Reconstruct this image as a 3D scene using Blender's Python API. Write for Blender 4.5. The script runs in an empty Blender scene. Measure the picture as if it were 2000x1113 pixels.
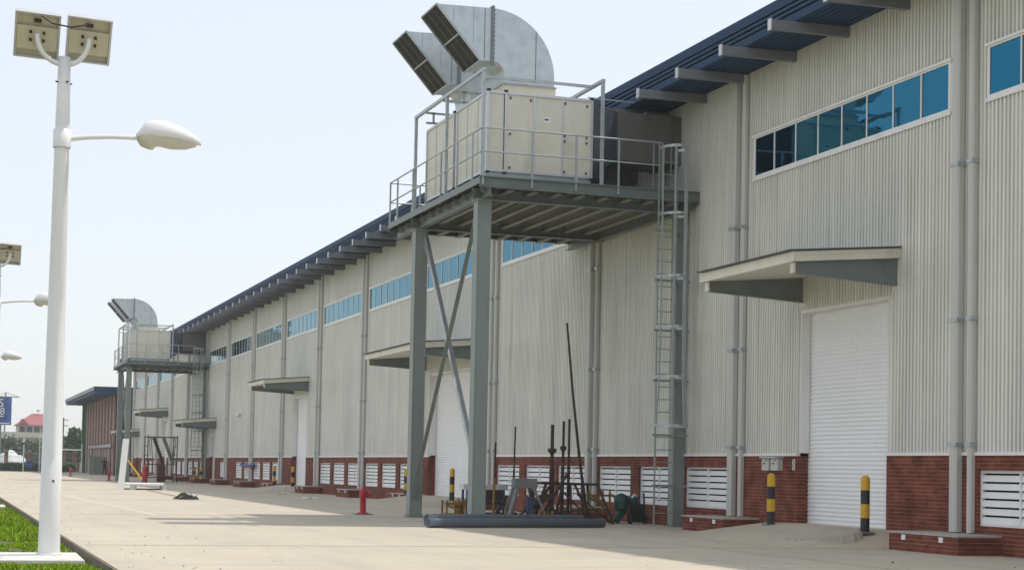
import bpy, math, random
import numpy as np
from mathutils import Matrix, Vector, noise
random.seed(7); rng = np.random.default_rng(11)
S = bpy.context.scene
COL = S.collection
R = math.radians

# ------------------------------------------------------------------ camera
EYE = 1.3; YAW, PITCH, ROLL, FPX, CY = 0.3242, 0.0441, 0.0201, 3326.8, 770.5
fw = Vector((math.sin(YAW)*math.cos(PITCH), math.cos(YAW)*math.cos(PITCH), math.sin(PITCH)))
rt = Vector((math.cos(YAW), -math.sin(YAW), 0)); up = rt.cross(fw)
r2 = rt*math.cos(ROLL) + up*math.sin(ROLL); u2 = -rt*math.sin(ROLL) + up*math.cos(ROLL)
cd = bpy.data.cameras.new('camera'); cam = bpy.data.objects.new('camera', cd); COL.objects.link(cam)
cd.sensor_width = 36; cd.lens = FPX/2000*36; cd.shift_y = (CY-556.5)/2000
cd.clip_start = .1; cd.clip_end = 6000
M = Matrix((r2, u2, -fw)).transposed().to_4x4(); M.translation = (0, 0, EYE); cam.matrix_world = M
S.camera = cam

# ------------------------------------------------------------------ sky, sun, exposure
SUNV = Vector((.5, .12, 1)).normalized()
EL = math.asin(SUNV.z); AZ = math.atan2(SUNV.x, SUNV.y)
w = bpy.data.worlds.new('World'); S.world = w; w.use_nodes = True
nt = w.node_tree; bg = nt.nodes['Background']
sky = nt.nodes.new('ShaderNodeTexSky'); sky.sky_type = 'NISHITA'; sky.sun_disc = False
sky.sun_elevation = EL; sky.sun_rotation = AZ; sky.air_density = 1.0; sky.dust_density = 1.2; sky.ozone_density = 1.0
nt.links.new(sky.outputs[0], bg.inputs[0]); bg.inputs[1].default_value = .05
bg2 = nt.nodes.new('ShaderNodeBackground'); bg2.inputs[0].default_value = (.93, .95, .975, 1); bg2.inputs[1].default_value = .755   # thin white overcast veil
ad = nt.nodes.new('ShaderNodeAddShader'); nt.links.new(bg.outputs[0], ad.inputs[0]); nt.links.new(bg2.outputs[0], ad.inputs[1])
nt.links.new(ad.outputs[0], nt.nodes['World Output'].inputs[0])
sd = bpy.data.lights.new('sun', 'SUN'); sd.energy = 3.0; sd.angle = R(1.0); sd.color = (1, .95, .87)
sun = bpy.data.objects.new('sun', sd); COL.objects.link(sun); sun.rotation_euler = (-SUNV).to_track_quat('-Z', 'Y').to_euler()
S.view_settings.view_transform = 'Standard'; S.view_settings.look = 'None'
S.view_settings.exposure = 0.0; S.view_settings.gamma = 1

# ------------------------------------------------------------------ materials
def mat(name, col, rough=.6, metal=0., var=.12, vs=3., stretch=(1, 1, 1), bump=0., bs=40., spec=.5, dirt=None):
    m = bpy.data.materials.new(name); m.use_nodes = True; t = m.node_tree; b = t.nodes['Principled BSDF']
    b.inputs['Roughness'].default_value = rough; b.inputs['Metallic'].default_value = metal
    b.inputs['Specular IOR Level'].default_value = spec
    tc = t.nodes.new('ShaderNodeTexCoord'); mp = t.nodes.new('ShaderNodeMapping')
    mp.inputs['Scale'].default_value = stretch; t.links.new(tc.outputs['Object'], mp.inputs[0])
    n = t.nodes.new('ShaderNodeTexNoise'); n.inputs['Scale'].default_value = vs; n.inputs['Detail'].default_value = 6
    n.inputs['Roughness'].default_value = .65
    t.links.new(mp.outputs[0], n.inputs['Vector'])
    r = t.nodes.new('ShaderNodeValToRGB'); r.color_ramp.elements[0].position = .3; r.color_ramp.elements[1].position = .7
    r.color_ramp.elements[0].color = (*[c*(1-var) for c in col], 1)
    r.color_ramp.elements[1].color = (*[min(1, c*(1+var)) for c in col], 1)
    t.links.new(n.outputs[0], r.inputs[0]); out = r.outputs[0]
    if dirt:
        dc, ds, lo, hi = dirt
        n2 = t.nodes.new('ShaderNodeTexNoise'); n2.inputs['Scale'].default_value = ds; n2.inputs['Detail'].default_value = 8
        n2.inputs['Roughness'].default_value = .7
        t.links.new(mp.outputs[0], n2.inputs['Vector'])
        mr = t.nodes.new('ShaderNodeMapRange'); mr.inputs[1].default_value = lo; mr.inputs[2].default_value = hi
        t.links.new(n2.outputs[0], mr.inputs[0])
        mx = t.nodes.new('ShaderNodeMix'); mx.data_type = 'RGBA'; mx.inputs[7].default_value = (*dc, 1)
        t.links.new(mr.outputs[0], mx.inputs[0]); t.links.new(out, mx.inputs[6]); out = mx.outputs[2]
    t.links.new(out, b.inputs['Base Color'])
    if bump:
        nb = t.nodes.new('ShaderNodeTexNoise'); nb.inputs['Scale'].default_value = bs; nb.inputs['Detail'].default_value = 5
        t.links.new(tc.outputs['Object'], nb.inputs['Vector'])
        bp = t.nodes.new('ShaderNodeBump'); bp.inputs['Strength'].default_value = bump; bp.inputs['Distance'].default_value = .02
        t.links.new(nb.outputs[0], bp.inputs['Height']); t.links.new(bp.outputs[0], b.inputs['Normal'])
    return m

def brick_mat(name, c1, c2, mortar, msize=.006):
    m = bpy.data.materials.new(name); m.use_nodes = True; t = m.node_tree; b = t.nodes['Principled BSDF']
    b.inputs['Roughness'].default_value = .85; b.inputs['Specular IOR Level'].default_value = .15
    tc = t.nodes.new('ShaderNodeTexCoord'); sp = t.nodes.new('ShaderNodeSeparateXYZ'); t.links.new(tc.outputs['Object'], sp.inputs[0])
    ad = t.nodes.new('ShaderNodeMath'); t.links.new(sp.outputs[0], ad.inputs[0]); t.links.new(sp.outputs[1], ad.inputs[1])
    a2 = t.nodes.new('ShaderNodeMath'); a2.operation = 'MULTIPLY'; a2.inputs[1].default_value = 3; t.links.new(ad.outputs[0], a2.inputs[0]); ad = a2
    cb = t.nodes.new('ShaderNodeCombineXYZ'); t.links.new(ad.outputs[0], cb.inputs[0]); t.links.new(sp.outputs[2], cb.inputs[1])
    br = t.nodes.new('ShaderNodeTexBrick'); br.inputs['Scale'].default_value = 1; br.inputs['Brick Width'].default_value = .69
    br.inputs['Row Height'].default_value = .072; br.inputs['Mortar Size'].default_value = msize; br.inputs['Mortar Smooth'].default_value = .3
    br.inputs['Color1'].default_value = (*c1, 1); br.inputs['Color2'].default_value = (*c2, 1); br.inputs['Mortar'].default_value = (*mortar, 1)
    t.links.new(cb.outputs[0], br.inputs['Vector'])
    n = t.nodes.new('ShaderNodeTexNoise'); n.inputs['Scale'].default_value = 2.2; n.inputs['Detail'].default_value = 6
    t.links.new(tc.outputs['Object'], n.inputs['Vector'])
    mr = t.nodes.new('ShaderNodeMapRange'); mr.inputs[1].default_value = .3; mr.inputs[2].default_value = .7; mr.inputs[3].default_value = .66; mr.inputs[4].default_value = 1.3
    t.links.new(n.outputs[0], mr.inputs[0])
    mx = t.nodes.new('ShaderNodeVectorMath'); mx.operation = 'SCALE'
    t.links.new(br.outputs[0], mx.inputs[0]); t.links.new(mr.outputs[0], mx.inputs['Scale']); t.links.new(mx.outputs[0], b.inputs['Base Color'])
    bp = t.nodes.new('ShaderNodeBump'); bp.inputs['Strength'].default_value = .5; bp.inputs['Distance'].default_value = .01; bp.invert = True
    t.links.new(br.outputs['Fac'], bp.inputs['Height']); t.links.new(bp.outputs[0], b.inputs['Normal'])
    return m

WALLC = (.75, .745, .685)
m_wall = mat('wall_sheet', WALLC, .42, .0, .06, 1.2, (1, 1.2, .12), dirt=((.56, .53, .46), 1.1, .56, .80))
_t = m_wall.node_tree; _b = _t.nodes['Principled BSDF']; _src = _b.inputs['Base Color'].links[0].from_socket
_tc = _t.nodes.new('ShaderNodeTexCoord')
for _sc, _amt in (((1, 6.5, .10), .12), ((1, 22, .22), .09), ((1, .55, .5), .08)):
    _mp = _t.nodes.new('ShaderNodeMapping'); _mp.inputs['Scale'].default_value = _sc; _t.links.new(_tc.outputs['Object'], _mp.inputs[0])
    _n = _t.nodes.new('ShaderNodeTexNoise'); _n.inputs['Scale'].default_value = 1.; _n.inputs['Detail'].default_value = 5; _t.links.new(_mp.outputs[0], _n.inputs['Vector'])
    _mr = _t.nodes.new('ShaderNodeMapRange'); _mr.inputs[1].default_value = .3; _mr.inputs[2].default_value = .7; _mr.inputs[3].default_value = 1-_amt; _mr.inputs[4].default_value = 1+_amt*.4
    _t.links.new(_n.outputs[0], _mr.inputs[0])
    _v = _t.nodes.new('ShaderNodeVectorMath'); _v.operation = 'SCALE'; _t.links.new(_src, _v.inputs[0]); _t.links.new(_mr.outputs[0], _v.inputs['Scale']); _src = _v.outputs[0]
_t.links.new(_src, _b.inputs['Base Color'])
m_trim = mat('trim', (.53, .53, .50), .45, 0, .06, 2, (1, 1, .2))
m_white = mat('white_metal', (.80, .80, .79), .4, 0, .05, 4, (1, 1, .3), dirt=((.5, .46, .4), 2.3, .6, .85))
m_shutter = mat('shutter_white', (.88, .88, .90), .42, 0, .03, .8, dirt=((.62, .60, .56), 1.2, .6, .9))
m_cream = mat('cream_panel', (.70, .675, .575), .45, 0, .07, 1.8, (1, 1, .35), bump=.5, bs=1.6, dirt=((.50, .46, .38), 1.6, .55, .8))
m_blue = mat('roof_blue', (.024, .062, .135), .6, 0, .12, 1.4, (1, .3, 1), spec=.2, dirt=((.04, .07, .12), 3., .58, .8))
m_steel = mat('steel_greygreen', (.155, .185, .175), .45, 0, .12, 2.2, dirt=((.10, .10, .085), 4., .58, .8))
m_column = mat('column_greygreen', (.235, .27, .25), .5, 0, .08, 1.6, (1, 1, .3), dirt=((.18, .20, .18), 3., .58, .85))
m_joist = mat('joist_bounce_tint', (.27, .27, .235), .55, 0, .12, 3)  # steel grey lightened: bounce light from the sunlit road put into the colour
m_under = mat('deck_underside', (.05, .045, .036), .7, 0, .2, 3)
m_seam = mat('duct_seam', (.20, .23, .25), .5, .4, .1, 3)
m_beam = mat('outrigger_grey', (.175, .185, .20), .5, 0, .1, 3)
m_galv = mat('galvanised', (.57, .61, .63), .40, .55, .10, 9, bump=.25, bs=2.2, dirt=((.40, .45, .48), 4.5, .45, .75))
m_rail = mat('galvanised_rail', (.42, .46, .48), .4, .5, .12, 5)
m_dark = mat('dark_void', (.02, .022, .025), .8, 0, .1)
m_black = mat('black_plastic', (.02, .02, .022), .5, 0, .1)
m_canvas = mat('duct_canvas', (.06, .075, .10), .7, 0, .15, 4, bump=.3, bs=12)
m_screen = mat('insect_screen', (.055, .045, .036), .85, 0, .25, 30)
m_brick = brick_mat('brick_red', (.225, .066, .042), (.145, .044, .030), (.23, .13, .095), .009)
m_pink = brick_mat('brick_far', (.30, .12, .095), (.25, .09, .07), (.35, .26, .22))
m_cap = mat('cement_cap', (.42, .39, .35), .85, 0, .15, 6, bump=.2)
m_lamp = mat('lamp_white', (.80, .80, .79), .35, 0, .04, 3, (1, 1, .3), dirt=((.55, .5, .45), 3., .66, .9))
m_lens = mat('lamp_lens', (.62, .60, .52), .2, 0, .05)
m_panelback = mat('panel_back', (.60, .55, .42), .6, 0, .06, 5)
m_alu = mat('aluminium', (.62, .63, .64), .35, .5, .06, 6)
m_sduct = mat('supply_duct_grey', (.15, .148, .135), .5, .2, .12, 2)
m_foot = mat('footing_concrete', (.66, .64, .61), .85, 0, .12, 3, bump=.2, bs=20, dirt=((.34, .31, .25), 3., .52, .75))
m_cells = mat('solar_cells', (.01, .015, .05), .15, 0, .1)
m_yellow = mat('safety_yellow', (.62, .36, .015), .5, 0, .15, 7, dirt=((.25, .16, .05), 9., .55, .75))
m_yold = mat('old_yellow', (.30, .17, .022), .65, 0, .3, 9, dirt=((.13, .08, .04), 9., .45, .65))
m_red = mat('hydrant_red', (.42, .025, .03), .4, 0, .2, 8)
m_pvc = mat('pvc_pipe', (.12, .15, .19), .4, 0, .12, 3, dirt=((.16, .16, .15), 5., .58, .8))
m_rust = mat('rusty_steel', (.055, .035, .028), .85, 0, .4, 12, dirt=((.12, .06, .03), 8., .5, .75))
m_bluep = mat('blue_paint', (.045, .075, .17), .5, 0, .2, 8)
m_greym = mat('grey_plank', (.21, .21, .215), .7, 0, .15, 7)
m_teal = mat('teal_paint', (.018, .075, .062), .5, 0, .2, 9)
m_cloth = mat('dark_cloth', (.016, .015, .011), .9, 0, .4, 6, bump=.4, bs=18)
m_tan = mat('tan_cloth', (.36, .30, .22), .9, 0, .2, 6)
m_soil = mat('soil', (.10, .075, .035), .95, 0, .4, 9, bump=.5, bs=25, dirt=((.10, .16, .025), 3., .4, .6))
m_field = mat('field', (.16, .17, .07), .95, 0, .3, .05, dirt=((.30, .27, .2), .03, .5, .6))
m_roofred = mat('red_roof', (.34, .10, .105), .7, 0, .1, 1)
m_plaster = mat('plaster', (.56, .53, .48), .8, 0, .08, .6)
m_win = mat('dark_window', (.05, .06, .075), .2, 0, .1)
m_leaf = [mat('foliage_%s' % n, c, .7, 0, .35, .6) for n, c in (('deep', (.045, .085, .035)), ('mid', (.07, .125, .045)), ('pale', (.10, .16, .06)))]
m_bark = mat('bark', (.10, .075, .05), .9, 0, .3, 5)
m_tarp = mat('pale_tarp', (.60, .62, .62), .7, 0, .1, .8, bump=.6, bs=1.2)
m_sand = mat('cement_sand', (.44, .395, .32), .95, 0, .12, 12, bump=.5, bs=30)
m_skin = mat('skin', (.28, .16, .10), .6); m_cloth2 = mat('navy_clothing', (.02, .022, .035), .9)

# glass: solar-blue reflective coating
m_glass = bpy.data.materials.new('blue_reflective_glass'); m_glass.use_nodes = True
_t = m_glass.node_tree; _b = _t.nodes['Principled BSDF']
_b.inputs['Base Color'].default_value = (.008, .125, .22, 1); _b.inputs['Specular Tint'].default_value = (.85, 1, 1, 1); _b.inputs['Metallic'].default_value = 1; _b.inputs['Roughness'].default_value = .03
_n = _t.nodes.new('ShaderNodeTexNoise'); _n.inputs['Scale'].default_value = .9
_tc = _t.nodes.new('ShaderNodeTexCoord'); _t.links.new(_tc.outputs['Object'], _n.inputs['Vector'])
_bp = _t.nodes.new('ShaderNodeBump'); _bp.inputs['Strength'].default_value = .04; _bp.inputs['Distance'].default_value = .1
_t.links.new(_n.outputs[0], _bp.inputs['Height']); _t.links.new(_bp.outputs[0], _b.inputs['Normal'])

def road_mat():
    m = mat('concrete_paving', (.505, .448, .348), .85, 0, .07, .35, bump=.15, bs=60, dirt=((.41, .37, .325), .5, .5, .8))
    t = m.node_tree; b = t.nodes['Principled BSDF']; src = b.inputs['Base Color'].links[0].from_socket
    tc = t.nodes.new('ShaderNodeTexCoord')
    def mixin(src, fac, col):
        mx = t.nodes.new('ShaderNodeMix'); mx.data_type = 'RGBA'; mx.inputs[7].default_value = (*col, 1)
        t.links.new(fac, mx.inputs[0]); t.links.new(src, mx.inputs[6]); return mx.outputs[2]
    # fine speckle and tyre-worn streaks along the road
    for sc, st, lo, hi, col, amt in ((22, (1, 1, 1), .55, .75, (.38, .34, .30), .35), (1.6, (1, .09, 1), .52, .75, (.40, .36, .315), .55), (.9, (.25, 1.6, 1), .56, .75, (.60, .55, .49), .6)):
        mp = t.nodes.new('ShaderNodeMapping'); mp.inputs['Scale'].default_value = st; t.links.new(tc.outputs['Object'], mp.inputs[0])
        n = t.nodes.new('ShaderNodeTexNoise'); n.inputs['Scale'].default_value = sc; n.inputs['Detail'].default_value = 7
        t.links.new(mp.outputs[0], n.inputs['Vector'])
        mr = t.nodes.new('ShaderNodeMapRange'); mr.inputs[1].default_value = lo; mr.inputs[2].default_value = hi; mr.inputs[4].default_value = amt
        t.links.new(n.outputs[0], mr.inputs[0]); src = mixin(src, mr.outputs[0], col)
    # hairline cracks
    v = t.nodes.new('ShaderNodeTexVoronoi'); v.feature = 'DISTANCE_TO_EDGE'; v.inputs['Scale'].default_value = .16
    nw = t.nodes.new('ShaderNodeTexNoise'); nw.inputs['Scale'].default_value = .8; nw.inputs['Detail'].default_value = 6
    t.links.new(tc.outputs['Object'], nw.inputs['Vector'])
    va = t.nodes.new('ShaderNodeVectorMath'); va.operation = 'MULTIPLY_ADD'; va.inputs[1].default_value = (1.2, 1.2, 0)
    t.links.new(nw.outputs['Color'], va.inputs[0]); t.links.new(tc.outputs['Object'], va.inputs[2]); t.links.new(va.outputs[0], v.inputs['Vector'])
    mr = t.nodes.new('ShaderNodeMapRange'); mr.inputs[1].default_value = 0; mr.inputs[2].default_value = .006; mr.inputs[3].default_value = .28; mr.inputs[4].default_value = 0
    t.links.new(v.outputs['Distance'], mr.inputs[0]); src = mixin(src, mr.outputs[0], (.24, .21, .18))
    t.links.new(src, b.inputs['Base Color'])
    return m
m_road = road_mat()

# ------------------------------------------------------------------ mesh builder
class MB:
    def __init__(s): s.v = []; s.f = []; s.m = []; s.s = []
    def face(s, pts, m=0, sm=False):
        i = len(s.v); s.v += [tuple(p) for p in pts]; s.f.append(tuple(range(i, i+len(pts)))); s.m.append(m); s.s.append(sm)
    def raw(s, vs, fs, m=0, sm=False):
        i = len(s.v); s.v += [tuple(p) for p in vs]
        for f in fs: s.f.append(tuple(k+i for k in f)); s.m.append(m); s.s.append(sm)
        return s
    def box(s, x0, x1, y0, y1, z0, z1, m=0):
        s.raw([(x0,y0,z0),(x1,y0,z0),(x1,y1,z0),(x0,y1,z0),(x0,y0,z1),(x1,y0,z1),(x1,y1,z1),(x0,y1,z1)],
              [(0,3,2,1),(4,5,6,7),(0,1,5,4),(1,2,6,5),(2,3,7,6),(3,0,4,7)], m); return s
    def hexa(s, bot, top, m=0):
        s.raw(list(bot)+list(top), [(0,3,2,1),(4,5,6,7),(0,1,5,4),(1,2,6,5),(2,3,7,6),(3,0,4,7)], m); return s
    def bar(s, p, q, w, h=None, m=0, upv=(0,0,1)):
        p = Vector(p); q = Vector(q); h = h or w; d = (q-p).normalized(); u = Vector(upv)
        if abs(d.dot(u)) > .98: u = Vector((0,1,0))
        a = d.cross(u).normalized()*w/2; b = a.cross(d).normalized()*h/2
        s.hexa([p-a-b, p+a-b, p+a+b, p-a+b], [q-a-b, q+a-b, q+a+b, q-a+b], m); return s
    def tube(s, pts, r, n=8, m=0, cap=True):
        pts = [Vector(p) for p in pts]; rs = r if isinstance(r, (list, tuple)) else [r]*len(pts); rings = []; ref = None
        for i, p in enumerate(pts):
            d = (pts[min(i+1, len(pts)-1)] - pts[max(i-1, 0)]).normalized()
            if ref is None: ref = Vector((0,0,1)) if abs(d.z) < .9 else Vector((1,0,0))
            a = d.cross(ref).normalized(); b = a.cross(d).normalized(); ref = b
            rings.append([p + (a*math.cos(t)+b*math.sin(t))*rs[i] for t in [2*math.pi*k/n for k in range(n)]])
        vs = [v for r_ in rings for v in r_]; fs = []
        for i in range(len(pts)-1):
            for k in range(n): fs.append((i*n+k, i*n+(k+1)%n, (i+1)*n+(k+1)%n, (i+1)*n+k))
        s.raw(vs, fs, m, True)
        if cap:
            s.face(rings[0][::-1], m); s.face(rings[-1], m)
        return s
    def lathe(s, c, prof, n=20, m=0, a0=0, mats=None):
        cx, cy, cz = c; vs = []; fs = []
        for r, z in prof:
            for k in range(n):
                t = 2*math.pi*k/n+a0; vs.append((cx+r*math.cos(t), cy+r*math.sin(t), cz+z))
        i0 = len(s.v); s.v += vs
        for i in range(len(prof)-1):
            for k in range(n):
                s.f.append((i0+i*n+k, i0+i*n+(k+1)%n, i0+(i+1)*n+(k+1)%n, i0+(i+1)*n+k)); s.m.append(mats[i] if mats else m); s.s.append(True)
        s.f.append(tuple(i0+(len(prof)-1)*n+k for k in range(n))); s.m.append(mats[-1] if mats else m); s.s.append(False)
        return s
    def prism(s, poly, y0, y1, m=0):                      # polygon in x-z extruded along y
        n = len(poly); i = len(s.v)
        s.v += [(x, y0, z) for x, z in poly] + [(x, y1, z) for x, z in poly]
        s.f += [tuple(i+k for k in range(n)), tuple(i+n+k for k in reversed(range(n)))]; s.m += [m, m]; s.s += [False]*2
        for k in range(n): s.f.append((i+k, i+n+k, i+n+(k+1)%n, i+(k+1)%n)); s.m.append(m); s.s.append(False)
        return s
    def build(s, name, mats, parent=None, loc=None, bevel=0, fix=True):
        off = Vector((0,0,0))
        if parent is not None:
            p = parent
            while p: off += Vector(p.location); p = p.parent
        elif loc is not None: off = Vector(loc)
        me = bpy.data.meshes.new(name)
        me.from_pydata([(x-off.x, y-off.y, z-off.z) for x, y, z in s.v], [], s.f)
        if not isinstance(mats, (list, tuple)): mats = [mats]
        for m in mats: me.materials.append(m)
        me.polygons.foreach_set('material_index', s.m); me.polygons.foreach_set('use_smooth', s.s)
        o = bpy.data.objects.new(name, me); COL.objects.link(o)
        if fix:
            import bmesh
            bm = bmesh.new(); bm.from_mesh(me); bmesh.ops.recalc_face_normals(bm, faces=bm.faces); bm.to_mesh(me); bm.free()
        if parent is not None: o.parent = parent
        elif loc is not None: o.location = loc
        if bevel:
            b = o.modifiers.new('bevel', 'BEVEL'); b.width = bevel; b.segments = 2; b.limit_method = 'ANGLE'
        return o
def tag(o, label=None, cat=None, group=None, kind=None):
    if label: o['label'] = label
    if cat: o['category'] = cat
    if group: o['group'] = group
    if kind: o['kind'] = kind
    return o
def thing(name, loc, label, cat, group=None):
    o = bpy.data.objects.new(name, None); COL.objects.link(o); o.location = loc; o.empty_display_size = .2
    return tag(o, label, cat, group)
def copy_tree(o, parent=None):
    c = o.copy(); COL.objects.link(c)
    if parent: c.parent = parent
    for ch in list(o.children): copy_tree(ch, c)
    return c
def dup(o, loc, label, group=None, rz=None):
    c = copy_tree(o); c.location = loc; c['label'] = label
    if group: c['group'] = group
    if rz is not None: c.rotation_euler = (0, 0, rz)
    return c

# ------------------------------------------------------------------ ground, road
D, Y0, SP = 17.34, 25.85, 9.058
YEND, YBEG = 164.0, 8.0
CURBX = 2.12
b = MB(); b.face([(-1500,-300,-.20),(1500,-300,-.20),(1500,3000,-.20),(-1500,3000,-.20)])
tag(b.build('ground', m_field), kind='structure')
b = MB(); b.box(CURBX, 60, -30, 203, -.19, 0)
tag(b.build('road', m_road), kind='structure')
b = MB()
nx, ny = 48, 200
def gz(x, y): return -.10 - .03*max(0, min(1, (x-1.75)/.3)) + .03*noise.noise(Vector((x*.8, y*.5, 0)))
vs = [(-10+(CURBX+10)*i/nx, -20+100*j/ny, gz(-10+(CURBX+10)*i/nx, -20+100*j/ny)) for j in range(ny+1) for i in range(nx+1)]
fs = [(j*(nx+1)+i, j*(nx+1)+i+1, (j+1)*(nx+1)+i+1, (j+1)*(nx+1)+i) for j in range(ny) for i in range(nx)]
b.raw(vs, fs, 0, True); tag(b.build('verge', m_soil), kind='structure')
b = MB(); b.box(CURBX-.03, CURBX-.001, -30, 203, -.2, -.012)
tag(b.build('kerb', mat('kerb_side', (.20, .165, .125), .9, 0, .35, 4, dirt=((.10, .08, .05), 5., .5, .7))), kind='structure')
# pale cement trail dribbled on the road, and narrow joints
b = MB(); tr = [(4.1, 82), (4.2, 75), (4.6, 66), (4.75, 58), (5.0, 50), (5.15, 44.5), (5.2, 42)]
L = []; 
for i in range(len(tr)-1):
    for k in range(8):
        t = k/8; x = tr[i][0]*(1-t)+tr[i+1][0]*t; y = tr[i][1]*(1-t)+tr[i+1][1]*t
        ww = .13+.08*noise.noise(Vector((0, y*.9, 3))); L.append((x+.05*noise.noise(Vector((y*.7, 0, 0))), y, ww))
for (xa, ya, wa), (xb, yb, wb) in zip(L, L[1:]):
    b.face([(xa-wa, ya, .004), (xa+wa, ya, .004), (xb+wb, yb, .004), (xb-wb, yb, .004)])
m_trail = mat('dry_cement', (.555, .50, .415), .9, 0, .1, 3)
tag(b.build('path', m_trail), kind='structure')
b = MB()
for y in (19.5, 27.4, 43.5, 60, 78, 100, 128): b.box(CURBX+.1, 17.0, y-.012, y+.012, .001, .004)
for x in (12.9,): b.box(x-.012, x+.012, 5, 195, .001, .005)
m_joint = mat('joint_bitumen', (.43, .38, .305), .9, 0, .3, 3)
tag(b.build('road_joints', m_joint), kind='structure')

# grass blades
def grass():
    pts = []
    for (ya, yb, dens) in ((20.5, 25, 1500), (25, 30, 1000), (30, 38, 560), (38, 50, 260), (50, 66, 120)):
        xa = .15*0 + .02*ya - .2; n = int((CURBX-xa)*(yb-ya)*dens)
        P = np.stack([rng.uniform(xa, CURBX-.03, n), rng.uniform(ya, yb, n)], 1); k = .055 if ya < 30 else .09
        keep = [(noise.noise(Vector((p[0]*1.3, p[1]*.9, 5))) + .35*noise.noise(Vector((p[0]*5, p[1]*4, 1))) > -.18) and not (.85 < p[0] < 1.93 and 23.65 < p[1] < 25.75) and (p[0] < CURBX-.12 + .16*noise.noise(Vector((0, p[1]*1.4, 2)))) for p in P]
        P = P[np.array(keep)]; pts.append((P, k))
    V = []; F = []; MI = []; c = 0
    for P, k in pts:
        n = len(P); a = rng.uniform(0, 2*math.pi, n); h = rng.uniform(.35, 1.25, n)*k*(1.0+.6*np.array([noise.noise(Vector((x*1.1, y*.8, 9))) for x, y in P])); wd = rng.uniform(.10, .2, n)*.09+.004
        z = np.array([gz(x, y) for x, y in P]); dx = np.cos(a)*wd; dy = np.sin(a)*wd
        lx = rng.normal(0, .5, n)*h; ly = rng.normal(0, .5, n)*h
        A = np.stack([P[:,0]-dx, P[:,1]-dy, z], 1); B = np.stack([P[:,0]+dx, P[:,1]+dy, z], 1); C = np.stack([P[:,0]+lx, P[:,1]+ly, z+h], 1)
        V.append(np.stack([A, B, C], 1).reshape(-1, 3)); F.append(np.arange(3*n).reshape(-1, 3)+c); c += 3*n; MI.append(rng.choice(4, n, p=[.35, .35, .2, .1]))
    me = bpy.data.meshes.new('grass'); me.from_pydata(np.concatenate(V).tolist(), [], np.concatenate(F).tolist())
    for nm, cc in (('blade_mid', (.20, .36, .012)), ('blade_light', (.34, .46, .025)), ('blade_deep', (.10, .23, .008)), ('blade_dry', (.36, .32, .09))):
        me.materials.append(mat(nm, cc, .85, 0, .2, 3, spec=.08))
    me.polygons.foreach_set('material_index', np.concatenate(MI).astype(np.int32))
    o = bpy.data.objects.new('grass', me); COL.objects.link(o)
    tag(o, 'bright green grass growing in the verge beside the road kerb', 'grass', kind='stuff')
grass()

b = MB()
for _ in range(230):
    t = random.random(); y = 21+110*t**1.7; x = random.choice((random.uniform(2.3, 16.8), random.gauss(15.2, 1.2), random.gauss(2.7, .5)))
    if not 2.2 < x < 16.9: continue
    r = random.uniform(.006, .020)*(1+.4*(y > 45)); p = [(x+r*random.uniform(.6, 1.3)*math.cos(a), y+r*random.uniform(.6, 1.3)*math.sin(a), .002) for a in (0, 1.3, 2.5, 3.8, 5.1)]
    q = [(x+(px-x)*.6, y+(py-y)*.6, .002+r*random.uniform(.5, 1.0)) for px, py, _z in p]
    b.raw(p+q, [(i, (i+1) % 5, 5+(i+1) % 5, 5+i) for i in range(5)]+[(5, 6, 7, 8, 9)], int(random.random() < .12))
tag(b.build('loose_grit', [m_cap, m_rust]), 'small loose stones and grit scattered over the concrete yard', 'grit', kind='stuff')
# ------------------------------------------------------------------ factory building
FB = thing('factory_building', (D, 90, 0), 'long pale corrugated metal factory hall with red brick base and blue roof edge', 'factory')
doors = {0: (28.75, 32.34, 4.80), 3: (55.6, 61.0, 4.80), 6: (83.3, 86.9, 4.8), 9: (112.6, 115.2, 3.2), 12: (137.7, 140.9, 4.8), 14: (157.6, 159.6, 3.2)}
ZB, ZW0, ZW1, ZT = 1.73, 7.99, 8.92, 10.50
PIT = .116
NB = 15
def winspan(k): return (Y0+SP*k+.82, min(Y0+SP*(k+1)-.33, YEND-.3))
prof = []
n0 = int(YBEG/PIT); 
for i in range(n0, int(YEND/PIT)+1):
    y = i*PIT
    prof += [(y, 0.), (y+.040, 0.), (y+.048, -.052), (y+.108, -.052)]
PY = np.array([p[0] for p in prof]); PX = np.array([p[1] for p in prof])
wb = MB()
def sheet(ya, yb, za, zb):
    if yb-ya < .02: return
    i = (PY > ya) & (PY < yb); ys = np.concatenate([[ya], PY[i], [yb]]); xs = np.interp(ys, PY, PX)+D
    n = len(ys); vs = [(x, y, za) for x, y in zip(xs, ys)] + [(x, y, zb) for x, y in zip(xs, ys)]
    wb.raw(vs, [(k, k+1, n+k+1, n+k) for k in range(n-1)])
wins = [winspan(k) for k in range(-2, NB) if k not in (1, 10)]
ds = sorted(doors.values())
y = YBEG
for a, c, zt in ds: sheet(y, a, ZB, ZW0); sheet(a, c, zt, ZW0); y = c
sheet(y, YEND, ZB, ZW0)
y = YBEG
for a, c in wins: sheet(y, max(a, y), ZW0, ZW1); y = c
sheet(y, YEND, ZW0, ZW1)
sheet(YBEG, YEND, ZW1, ZT)
wb.build('wall_cladding', m_wall, FB, fix=False)
# end walls and inner dark backing
b = MB(); b.box(D+.60, D+.64, YBEG, YEND, 0, ZT); b.box(D+.02, 51.5, YEND-.1, YEND, 0, ZT); b.box(D+.64, 51.5, YBEG, YBEG+.1, 0, ZT); b.box(51.5, 51.9, YBEG, YEND, 0, ZT)
b.build('wall_core', m_wall, FB)
# flashing
b = MB(); y = YBEG
for a, c, zt in ds: b.box(D-.085, D+.02, y, a-.02, ZB-.012, ZB+.045); y = c+.02
b.box(D-.085, D+.02, y, YEND, ZB-.012, ZB+.045)
b.build('flashing', m_white, FB)
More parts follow.
